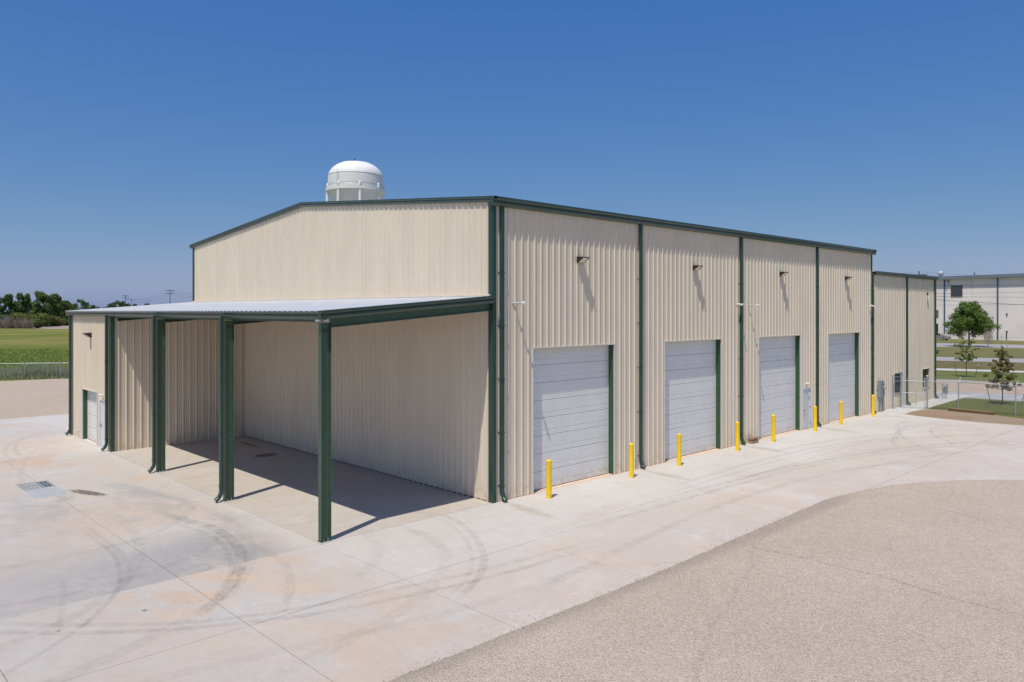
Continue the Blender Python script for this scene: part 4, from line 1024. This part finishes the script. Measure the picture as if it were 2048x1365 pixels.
b = MB(); b.tube([cc, (cc[0], cc[1], cc[2]+1.6)], .35, 8); b.tube([(cc[0], cc[1], cc[2]+1.4), (cc[0], cc[1], cc[2]+2.6)], [.7, .5], 8); b.build('flue', 'far_metal', t)

# parked car, mostly hidden behind the wing
CP = Vector((512, 114, .15))
t = empty('parked_car', tuple(CP), 'silver car parked in front of the far off-white building, mostly hidden by the wing', 'car')
def cq(s, o, z): q = CP+u*s+nn*o; return (q.x, q.y, .15+z)
body = [(-7.6, .9), (-7.5, 2.3), (-6.9, 3.0), (-3.4, 3.3), (-1.7, 4.6), (2.2, 4.7), (4.4, 3.5), (7.0, 3.2), (7.7, 2.5), (7.7, 1.0), (6.2, .8), (-6, .8)]
b = MB(); b.loft([[cq(s, -2.6, z) for s, z in body], [cq(s, -2.9, z*.98) for s, z in body][:0] or [cq(s, 0, z+.06) for s, z in body], [cq(s, 2.6, z) for s, z in body]]); b.build('body', 'car', t)
b = MB(); gl = [(-3.1, 3.4), (-1.6, 4.45), (2.0, 4.5), (3.9, 3.5)]; b.loft([[cq(s, -2.64, z) for s, z in gl], [cq(s, 2.64, z) for s, z in gl]]); b.build('window', 'glass', t)
for s_ in (-4.7, 4.8):
    for o_ in (-2.3, 2.3):
        b = MB(); b.tube([cq(s_, o_-.35, 1.05), cq(s_, o_+.35, 1.05)], 1.05, 16); w_ = b.build('wheel', 'rubber', t)
        b = MB(); b.tube([cq(s_, o_-.38, 1.05), cq(s_, o_+.38, 1.05)], .6, 12); b.build('rim', 'zinc', w_)
for o_ in (-2, 2): b = MB(); b.tube([cq(7.5, o_, 2.4), cq(7.75, o_, 2.4)], .35, 8); b.build('headlight', 'lens', t)

# ================================================================ TREES
def leafcloud(lobes, n, size, seed, hollow=.55, flat=.75):
    rnd = random.Random(seed); b = MB(); tot = sum(l[3]*l[4] if len(l) > 4 else l[3]**2 for l in lobes)
    for lx, ly, lz, r, *rest in lobes:
        rz_ = rest[0] if rest else r
        cnt = int(n*(r*rz_ if rest else r*r)/tot)
        for _ in range(cnt):
            d = Vector((rnd.gauss(0, 1), rnd.gauss(0, 1), rnd.gauss(0, 1))).normalized()
            k = hollow+(1-hollow)*rnd.random()**.6; k *= rnd.uniform(.85, 1.18)
            p = Vector((lx+d.x*r*k, ly+d.y*r*k, lz+d.z*rz_*k))
            nrm = (d+Vector((rnd.uniform(-1, 1), rnd.uniform(-1, 1), rnd.uniform(-.4, 1.2)))*.9).normalized()
            a = nrm.cross(Vector((rnd.uniform(-1, 1), rnd.uniform(-1, 1), rnd.uniform(-1, 1)))).normalized(); c = nrm.cross(a)
            s = size*rnd.uniform(.6, 1.35)
            b.add([p-a*s*.5, p-c*s*.33, p+a*s*.6, p+c*s*.36], [(0, 1, 2, 3)])
    return b
def limbs(b, top, spread, n, seed, r0):
    rnd = random.Random(seed)
    b.tube([(0, 0, -.2), (rnd.uniform(-.02, .02)*top, 0, top*.35), (rnd.uniform(-.05, .05)*top, rnd.uniform(-.03, .03)*top, top*.8)], [r0, r0*.7, r0*.18], 8)
    for k in range(n):
        a = 2*math.pi*k/n+rnd.uniform(-.4, .4); z = top*rnd.uniform(.25, .6); s = spread*rnd.uniform(.5, .95)
        b.tube([(0, 0, z), (math.cos(a)*s*.5, math.sin(a)*s*.5, z+top*.12), (math.cos(a)*s, math.sin(a)*s, z+top*rnd.uniform(.15, .3))], [r0*.4, r0*.25, r0*.06], 6)
def mk_tree(name, loc, h, w_, leaf, seed, nleaf, lsize, label, cat='tree', group=None, base=.08, nl=13):
    rnd = random.Random(seed); t = empty(name, loc, label, cat, group)
    b = MB(); limbs(b, h*.9, w_*.42, 6, seed, h*.018+.15)
    b.v = [(x+loc[0], y+loc[1], z+loc[2]) for x, y, z in b.v]; b.build('trunk', 'bark', t)
    lobes = []
    for k in range(nl):
        f = k/(nl-1); z = h*(base+.10+(.80-base)*f); rad = w_*.5*(1-.62*max(0, f-.15)**1.3)
        a = rnd.uniform(0, 6.28); q = rad*rnd.uniform(.25, .72); r = max(w_*.12, w_*rnd.uniform(.15, .24)*(1.1-.45*f))
        lobes.append((loc[0]+math.cos(a)*q, loc[1]+math.sin(a)*q, loc[2]+z, r, r*rnd.uniform(.8, 1.1)))
    for k in range(4):
        a = rnd.uniform(0, 6.28); q = w_*.18; lobes.append((loc[0]+math.cos(a)*q, loc[1]+math.sin(a)*q, h*rnd.uniform(.78, .92), w_*.10, w_*.15))
    leafcloud(lobes, nleaf, lsize, seed).build('crown', leaf, t)
    return t
CAMP = Vector((-53.497, -58.655)); DD = Vector((math.cos(.8062), math.sin(.8062))); RR = Vector((math.sin(.8062), -math.cos(.8062)))
def gp(px, depth): q = CAMP+DD*depth+RR*((px-1024)/1521.73*depth); return (q.x, q.y, -.1)
def zt(y, depth): return 20.05-(y-621.9)/1521.73*depth
left_trees = [  # px, depth, top y, width, leaf, label
    (-14, 930, 590, 30, 'leaf_dark', 'dark green tree at the far left edge of the meadow tree line'),
    (14, 905, 588, 26, 'leaf_dark', 'narrow dark tree with a lopsided top, leftmost fully seen in the meadow tree line'),
    (32, 960, 601, 24, 'leaf_mid', 'lower mid-green tree in the dip between two taller trees of the tree line'),
    (47, 915, 584, 26, 'leaf_dark', 'tall dark tree behind the olive bush in the meadow tree line'),
    (64, 1000, 602, 28, 'leaf_dark', 'dark rounded tree filling the gap before the tallest tree'),
    (81, 960, 581, 27, 'leaf_mid', 'tallest tree of the meadow line with a domed crown'),
    (97, 1000, 587, 25, 'leaf_mid', 'mid-green tree right of the tallest tree'),
    (111, 1020, 587, 26, 'leaf_mid', 'tree with a side branch reaching right, above the soil track'),
    (126, 1060, 600, 30, 'leaf_mid', 'rounded tree just left of the warehouse corner'),
    (140, 1100, 606, 30, 'leaf_mid', 'tree partly hidden by the left corner of the lean-to roof')]
for k, (px, dep, ty, wd, lf, lab) in enumerate(left_trees):
    mk_tree('tree', gp(px, dep), zt(ty, dep), wd, lf, 100+k, 5200, 1.9, lab, group='trees along the far side of the meadow', base=.02, nl=16)
bushes = [(28, 885, 632, 34, 'leaf_mid', 'mid-green bush in front of the left end of the tree line'), (52, 880, 624, 30, 'leaf_olive', 'olive bush behind the bare brushwood'), (74, 872, 638, 17, 'leaf_mid', 'rounded dark green bush at the right end of the bare brushwood'),
          (80, 935, 624, 28, 'leaf_olive', 'olive shrub under the tallest tree'), (100, 985, 630, 26, 'leaf_olive', 'olive shrub left of the soil track'), (116, 1010, 636, 26, 'leaf_olive', 'low olive hedge bush above the soil track'), (132, 1030, 634, 26, 'leaf_olive', 'olive bush beside the warehouse corner'), (8, 890, 628, 26, 'leaf_dark', 'dark bush at the left picture edge'), (98, 1080, 612, 34, 'leaf_dark', 'dark thicket behind the olive shrubs')]
for k, (px, dep, ty, wd, lf, lab) in enumerate(bushes):
    loc = gp(px, dep); h = zt(ty, dep); rnd = random.Random(k+50); t = empty('bush', loc, lab, 'bush', 'bushes under the tree line')
    lobes = []
    for q in range(10):
        a = rnd.uniform(0, 6.28); rr_ = wd*.34*rnd.random(); r = wd*rnd.uniform(.16, .26); lobes.append((loc[0]+math.cos(a)*rr_, loc[1]+math.sin(a)*rr_, min(h-r*.7, h*rnd.uniform(.3, .75)), r, r*.8))
    leafcloud(lobes, 2600, 1.6, k+500).build('crown', lf, t)
    b = MB()
    for q in range(6): a = q*1.05; b.tube([(loc[0], loc[1], -.1), (loc[0]+math.cos(a)*wd*.2, loc[1]+math.sin(a)*wd*.2, h*.6)], [.3, .08], 5)
    b.build('stem', 'bark', t)
# bare brushwood: many grey twigs
b = MB(); rnd = random.Random(5)
for k in range(11):
    px = -12+k*7; dep = 868+rnd.uniform(-8, 10); base = gp(px, dep); hh = rnd.uniform(13, 20)
    for q in range(150):
        a = rnd.uniform(0, 6.28); s = rnd.uniform(1, 8.5); h = hh*rnd.uniform(.3, 1)*(1-.04*s)
        o1 = rnd.uniform(-5, 5), rnd.uniform(-5, 5)
        P0 = (base[0]+o1[0]*.6, base[1]+o1[1]*.6, -.1); P1 = (base[0]+o1[0]*.6+math.cos(a)*s*.5, base[1]+o1[1]*.6+math.sin(a)*s*.5, h*.6); P2 = (base[0]+o1[0]*.6+math.cos(a)*s, base[1]+o1[1]*.6+math.sin(a)*s, h)
        b.tube([P0, P1, P2], [.16, .11, .05], 3, cap=False)
o = b.build('brushwood', 'twig'); tag(o, 'tangle of bare grey brushwood at the foot of the left tree line', 'brushwood', kind='stuff')
far_trees = [(147, 608, 22), (160, 598, 34), (170, 604, 28), (183, 611, 26), (196, 614, 20), (222, 606, 26), (233, 601, 30), (243, 603, 26), (256, 607, 24), (271, 607, 18), (294, 600+6, 16), (308, 612, 26), (345, 612, 30), (210, 614, 24), (280, 613, 24)]
FARLAB = ['distant small tree just right of the near tree line, over the roof edge', 'broadest and tallest distant tree over the left end of the lean-to roof', 'right shoulder tree beside the broadest distant tree',
 'low distant tree right of the broadest one', 'very low distant treetop in the gap of the horizon', 'left tree of the distant clump left of the utility poles', 'tallest tree of the distant clump left of the utility poles', 'third tree of the distant clump left of the utility poles',
 'distant treetop directly behind the farther utility pole', 'small distant treetop just right of the farther utility poles', 'small pointed distant treetop between the two large utility poles', 'flat distant treetop left of the nearer utility pole', 'distant low trees at the foot of the nearer utility pole', 'faint low treetop left of the distant clump', 'faint low treetop right of the farther utility poles']
for k, (px, ty, wd) in enumerate(far_trees):
    dep = 1650+random.Random(k).uniform(-60, 120)
    mk_tree('tree', gp(px, dep), zt(ty, dep), wd*1.1, 'leaf_dark', 300+k, 1300, 2.6, FARLAB[k], group='distant trees above the lean-to roof', base=.0, nl=9)

# oak behind the street on the right
def radial_tree(loc, h, w_, leaf, seed, trunk_h, label, nb, nleaf, lsize, tr=.35, group=None, shape=1.0, cat='tree', zlow=.28, lobe=.15):
    rnd = random.Random(seed); t = empty('tree', loc, label, cat, group)
    b = MB(); X, Y, Z = loc
    b.tube([(X, Y, Z), (X+.1, Y, Z+trunk_h), (X, Y+.1, Z+h*.7), (X, Y, Z+h*.97)], [tr, tr*.75, tr*.35, tr*.1], 8)
    lobes = []
    for k in range(nb):
        f = (k+.5)/nb; z = Z+h*(zlow+(.92-zlow)*f); a = k*2.4+rnd.uniform(-.3, .3)
        s = w_*.5*(1-shape*f**1.25*.82)*rnd.uniform(.72, 1.08); up = h*.05*rnd.uniform(.2, 1.6)
        ex, ey, ez = X+math.cos(a)*s, Y+math.sin(a)*s, z+up
        b.tube([(X, Y, z-h*.05), (X+math.cos(a)*s*.5, Y+math.sin(a)*s*.5, z), (ex, ey, ez)], [tr*.35*(1-f*.6), tr*.2*(1-f*.6), tr*.06], 5)
        for j in range(3):
            g_ = (.45, .72, 1.0)[j]; r = w_*lobe*(1.05-.35*g_)*rnd.uniform(.8, 1.15)*(1-.35*f)
            lobes.append((X+math.cos(a)*s*g_, Y+math.sin(a)*s*g_, z+up*g_+rnd.uniform(-.045, .045)*h, r, r*.9))
    b.build('trunk', 'bark', t)
    leafcloud(lobes, nleaf, lsize, seed+1, hollow=.2).build('crown', leaf, t)
    return t
radial_tree((420, 70, .1), 25.2, 28, 'leaf_oak', 21, 6, 'large dark green oak on the grass beyond the street, in front of the far building', 38, 15000, .8, .55, zlow=.30, lobe=.125, shape=.88)
radial_tree((203.5, 11.9, .1), 12.6, 7.4, 'leaf_young', 33, 3.4, 'thin young tree with sparse light green leaves between two white-tipped stakes', 20, 1500, .42, .13, cat='sapling', zlow=.34, shape=.45, lobe=.10)
radial_tree((133.7, -14.1, .1), 12.4, 6.6, 'leaf_bronze', 41, 2.6, 'young tree with bronze leaves staked in the small lawn behind the fence', 30, 3200, .34, .13, cat='sapling', zlow=.26, shape=.9, lobe=.105)
# drooping dead branch cluster beside the oak
t = empty('dead_shrub', (417, 60, .1), 'brown withered shrub hanging at the right side of the oak', 'shrub')
rnd = random.Random(9); b = MB()
for k in range(90):
    z = rnd.uniform(5.5, 10); x, y = 417+rnd.uniform(-1.6, 1.6), 60+rnd.uniform(-2, 2); b.tube([(x, y, z), (x+rnd.uniform(-.8, .8), y+rnd.uniform(-.8, .8), max(.3, z-rnd.uniform(2, 6)))], [.06, .03], 3, cap=False)
b.tube([(417, 60, 0), (417, 60.3, 9)], [.25, .1], 6); b.build('branches', 'twig', t)
# stakes
def stake(p, lean, h, label):
    t = empty('tree_stake', (*p, .08), label, 'stake', 'stakes holding the young trees')
    b = MB(); b.tube([(p[0], p[1], -.1), (p[0]+lean[0], p[1]+lean[1], h)], .06, 6); b.build('rod', 'stake', t)
    b = MB(); k = .9; b.tube([(p[0]+lean[0]*k, p[1]+lean[1]*k, h*k), (p[0]+lean[0]*1.01, p[1]+lean[1]*1.01, h*1.01)], .09, 6); b.build('tip', 'white', t)
rg = RR
stake((205.5, 14.9), (-.9*RR.x, -.9*RR.y), 3.9, 'dark stake with white tip left of the thin light green sapling')
stake((205.4, 10.1), (1.0*RR.x, 1.0*RR.y), 3.9, 'dark stake with white tip right of the thin light green sapling')
stake((135.9, -11.4), (-.9*RR.x, -.9*RR.y), 3.6, 'dark stake with white tip left of the bronze-leaved sapling')
stake((133.2, -17.6), (.7*RR.x, .7*RR.y), 3.0, 'dark leaning stake right of the bronze-leaved sapling behind the fence post')
for nm, c, s0, s1 in (('guy_wire', (133.7, -14.1, 3.9), (135.3, -10.8, 3.4), (133.6, -17.2, 2.7)), ):
    b = MB(); b.tube([s0, c], .03, 4); b.tube([c, s1], .03, 4); tag(b.build(nm, 'galvdark'), 'thin guy wire tying the bronze-leaved sapling to its stakes', 'wire')

# ================================================================ POLES AND WIRES
def mk_pole(loc, h, arms, label, facing=RR, w_=4.8, r=.55):
    t = empty('utility_pole', loc, label, 'utility pole', 'wooden utility poles')
    b = MB(); b.tube([loc, (loc[0], loc[1], h)], [r, r*.6], 8); b.build('pole', 'pole', t)
    for z in arms:
        c = b = MB(); f = Vector((facing[0], facing[1])); n_ = Vector((-f.y, f.x))
        P = [Vector((loc[0], loc[1]))+f*sx*w_+n_*sy*.25 for sx, sy in ((-1, -1), (1, -1), (1, 1), (-1, 1))]
        b.loft([[(p.x, p.y, z) for p in P], [(p.x, p.y, z+.55) for p in P]]); ca = b.build('crossarm', 'pole', t)
        for sx in (-.95, -.5, .5, .95):
            p = Vector((loc[0], loc[1]))+f*sx*w_; bb = MB(); bb.tube([(p.x, p.y, z+.5), (p.x, p.y, z+1.2)], .22, 6); bb.build('insulator', 'grey_box', ca)
    return t
pl = [(gp(340, 900), zt(580, 900)), (gp(251, 1178), zt(591, 1178)), (gp(262.5, 1660), zt(599, 1660))]
mk_pole(pl[0][0], pl[0][1], (pl[0][1]-1.2, pl[0][1]-4.6), 'wooden utility pole with two crossarms, the one nearest above the lean-to roof')
mk_pole(pl[1][0], pl[1][1], (pl[1][1]-1.2, pl[1][1]-4.6), 'wooden utility pole with two crossarms, further left in the distance')
mk_pole(pl[2][0], pl[2][1]+1, (pl[2][1]-1.2, ), 'small distant utility pole right behind the left one', w_=9)
mk_pole(gp(1838, 462), 44, (41.5,), 'utility pole top showing over the roof of the lower wing')
mk_pole(gp(2320, 500), 44, (41.5,), 'utility pole outside the right picture edge carrying the street wires')
def wire(p, q, sag, r, label, n=16, grp='overhead wires'):
    pts = []
    for k in range(n+1):
        t = k/n; pts.append((p[0]+(q[0]-p[0])*t, p[1]+(q[1]-p[1])*t, p[2]+(q[2]-p[2])*t-sag*4*t*(1-t)))
    b = MB(); b.tube(pts, r, 5); tag(b.build('overhead_wire', 'wire'), label, 'wire', grp)
def zp(base, z, sx=0): return (base[0]+RR.x*sx, base[1]+RR.y*sx, z)
for sx in (-4.3, 4.3):
    for za in (1.2, 4.6):
        wire(zp(pl[1][0], pl[1][1]-za+1, sx), zp(pl[0][0], pl[0][1]-za+1, sx), 9, .07, ('left' if sx < 0 else 'right')+'-hand '+('upper' if za < 2 else 'lower')+' wire sagging between the two left utility poles')
        wire(zp(pl[0][0], pl[0][1]-za+1, sx), zp(gp(470, 700), 44-za, sx), 6, .07, ('left' if sx < 0 else 'right')+'-hand '+('upper' if za < 2 else 'lower')+' wire running from the nearer left pole behind the warehouse')
P_, Q_, N_ = gp(1838, 462), gp(2320, 500), gp(1500, 440)
wire(zp(P_, 43.8), zp(Q_, 44), 3, .05, 'topmost thin wire against the sky above the far building')
wire(zp(P_, 43.8), zp(N_, 44), 3, .05, 'topmost thin wire running left from the pole behind the wing')
wire(zp(P_, 41.9, 4), zp(Q_, 42.4, 4), 2.5, .05, 'second thin wire just above the roof of the far building')
wire(zp(P_, 35.6), zp(Q_, 37.2), .6, .08, 'dark cable crossing the far building at the top of its louvre')
wire(zp(P_, 28.7), zp(Q_, 29.3), .4, .08, 'dark cable crossing the far building at the foot of its louvre')
wire(zp(P_, 27.4), zp(Q_, 20.4), .8, .11, 'lowest thick cable sloping down across the far building')
# thin posts on the right verges
for px, dep, ty, lab in ((1902, 455, 668, 'thin sign post left of the oak trunk'), (2003.5, 380, 671, 'thin post standing on the verge in front of the far building'), (2014, 330, 690, 'short thin post on the grass bank at the right')):
    q = gp(px, dep); t = empty('thin_post', (q[0], q[1], .1), lab, 'post', 'thin posts on the verges')
    b = MB(); b.tube([(q[0], q[1], 0), (q[0], q[1], zt(ty, dep))], .12, 6); b.build('rod', 'galvdark', t)
q0, q1 = gp(1905, 500), gp(2100, 430)
b = MB(); b.tube([(q0[0], q0[1], zt(672, 500)), (q1[0], q1[1], zt(678, 430))], .05, 5); tag(b.build('overhead_wire', 'wire'), 'low wire strung between thin posts in front of the far building', 'wire')

# ================================================================ GRASS GEOMETRY
def blades(name, pts, h0, h1, wd, m, seed, label, cat, cards=1):
    rnd = random.Random(seed); b = MB()
    for x, y, z, k in pts:
        a = rnd.uniform(0, 6.28); h = rnd.uniform(h0, h1)*k; l = rnd.uniform(.1, .6)*h; w_ = wd*rnd.uniform(.6, 1.4)
        dx, dy = math.cos(a), math.sin(a); ex, ey = -dy*w_/2, dx*w_/2
        b.add([(x-ex, y-ey, z), (x+ex, y+ey, z), (x+dx*l+ex*.2, y+dy*l+ey*.2, z+h)], [(0, 1, 2)])
    o = b.build(name, m); return tag(o, label, cat, kind='stuff')
rnd = random.Random(12); pts = []
nrm = Vector((-dv.y, dv.x, 0)).normalized()
for _ in range(30000):
    s = rnd.uniform(-60, 45); d = rnd.uniform(-3.5, 26)
    p = p0+dv.normalized()*s+nrm*d
    if nrm.y < 0: p = p0+dv.normalized()*s-nrm*d
    k = .7+.9*max(0, noise.noise(Vector((p.x*.12, p.y*.12, 0)))+.35)
    pts.append((p.x, p.y, -.12, k*(.45 if d < 0 else 1)*max(.35, 1-max(0, d-14)/20)))
blades('weeds', pts, .9, 2.9, .22, 'weed', 1, 'tall pale green weeds growing along the chain-link fence on the left', 'weeds')
pts = []
for _ in range(26000):
    dep = 225+170*rnd.random()**1.2; px = rnd.uniform(-30, 175); q = gp(px, dep)
    if (Vector((q[0], q[1], 0))-p0).dot(nrm if nrm.y > 0 else -nrm) < 10: continue
    pts.append((q[0], q[1], -.12, .6+noise.noise(Vector((q[0]*.1, q[1]*.1, 2)))*.5))
blades('meadow_grass', pts, .5, 1.5, .4, 'tussock', 2, 'bright green meadow grass behind the left fence', 'grass')
pts = []
for _ in range(14000):
    x, y = rnd.uniform(113, 143), rnd.uniform(-40, -4.8)
    if y > -4.9-(0 if x > 121 else (121-x)*.08): continue
    if x < 115.4+.15*(y+5)*-.6 and y > -22: continue
    pts.append((x, y, .08, 1))
blades('lawn_grass', pts, .08, .28, .07, 'lawn_blade', 3, 'short lawn grass behind the fence on the right', 'grass')
# loose stones along the gravel edge
b = MB(); rnd = random.Random(77)
for _ in range(4200):
    t_ = rnd.random(); x = rnd.uniform(-34, 55); yb = -24.3
    for (xa, ya), (xb_, yb_) in zip(edge[:-1], edge[1:]):
        if xa <= x <= xb_: yb = ya+(yb_-ya)*(x-xa)/(xb_-xa)
    yy_ = yb+(rnd.expovariate(1.4)*.55-.25 if rnd.random() < .45 else -rnd.random()**1.3*16)
    r = rnd.uniform(.018, .05)*(1.6 if rnd.random() < .05 else 1); zc = .03 if yy_ < yb else .004
    P = [(x+r*rnd.uniform(.7, 1.2)*math.cos(a), yy_+r*rnd.uniform(.7, 1.2)*math.sin(a), zc+r*.2) for a in (0, 1.6, 3.1, 4.7)]
    b.add(P+[(x, yy_, zc+r*.9), (x, yy_, zc-r*.3)], [(0, 1, 4), (1, 2, 4), (2, 3, 4), (3, 0, 4)])
tag(b.build('loose_stones', 'gravel'), 'loose gravel stones scattered along the edge of the gravel lot', 'gravel', kind='stuff')
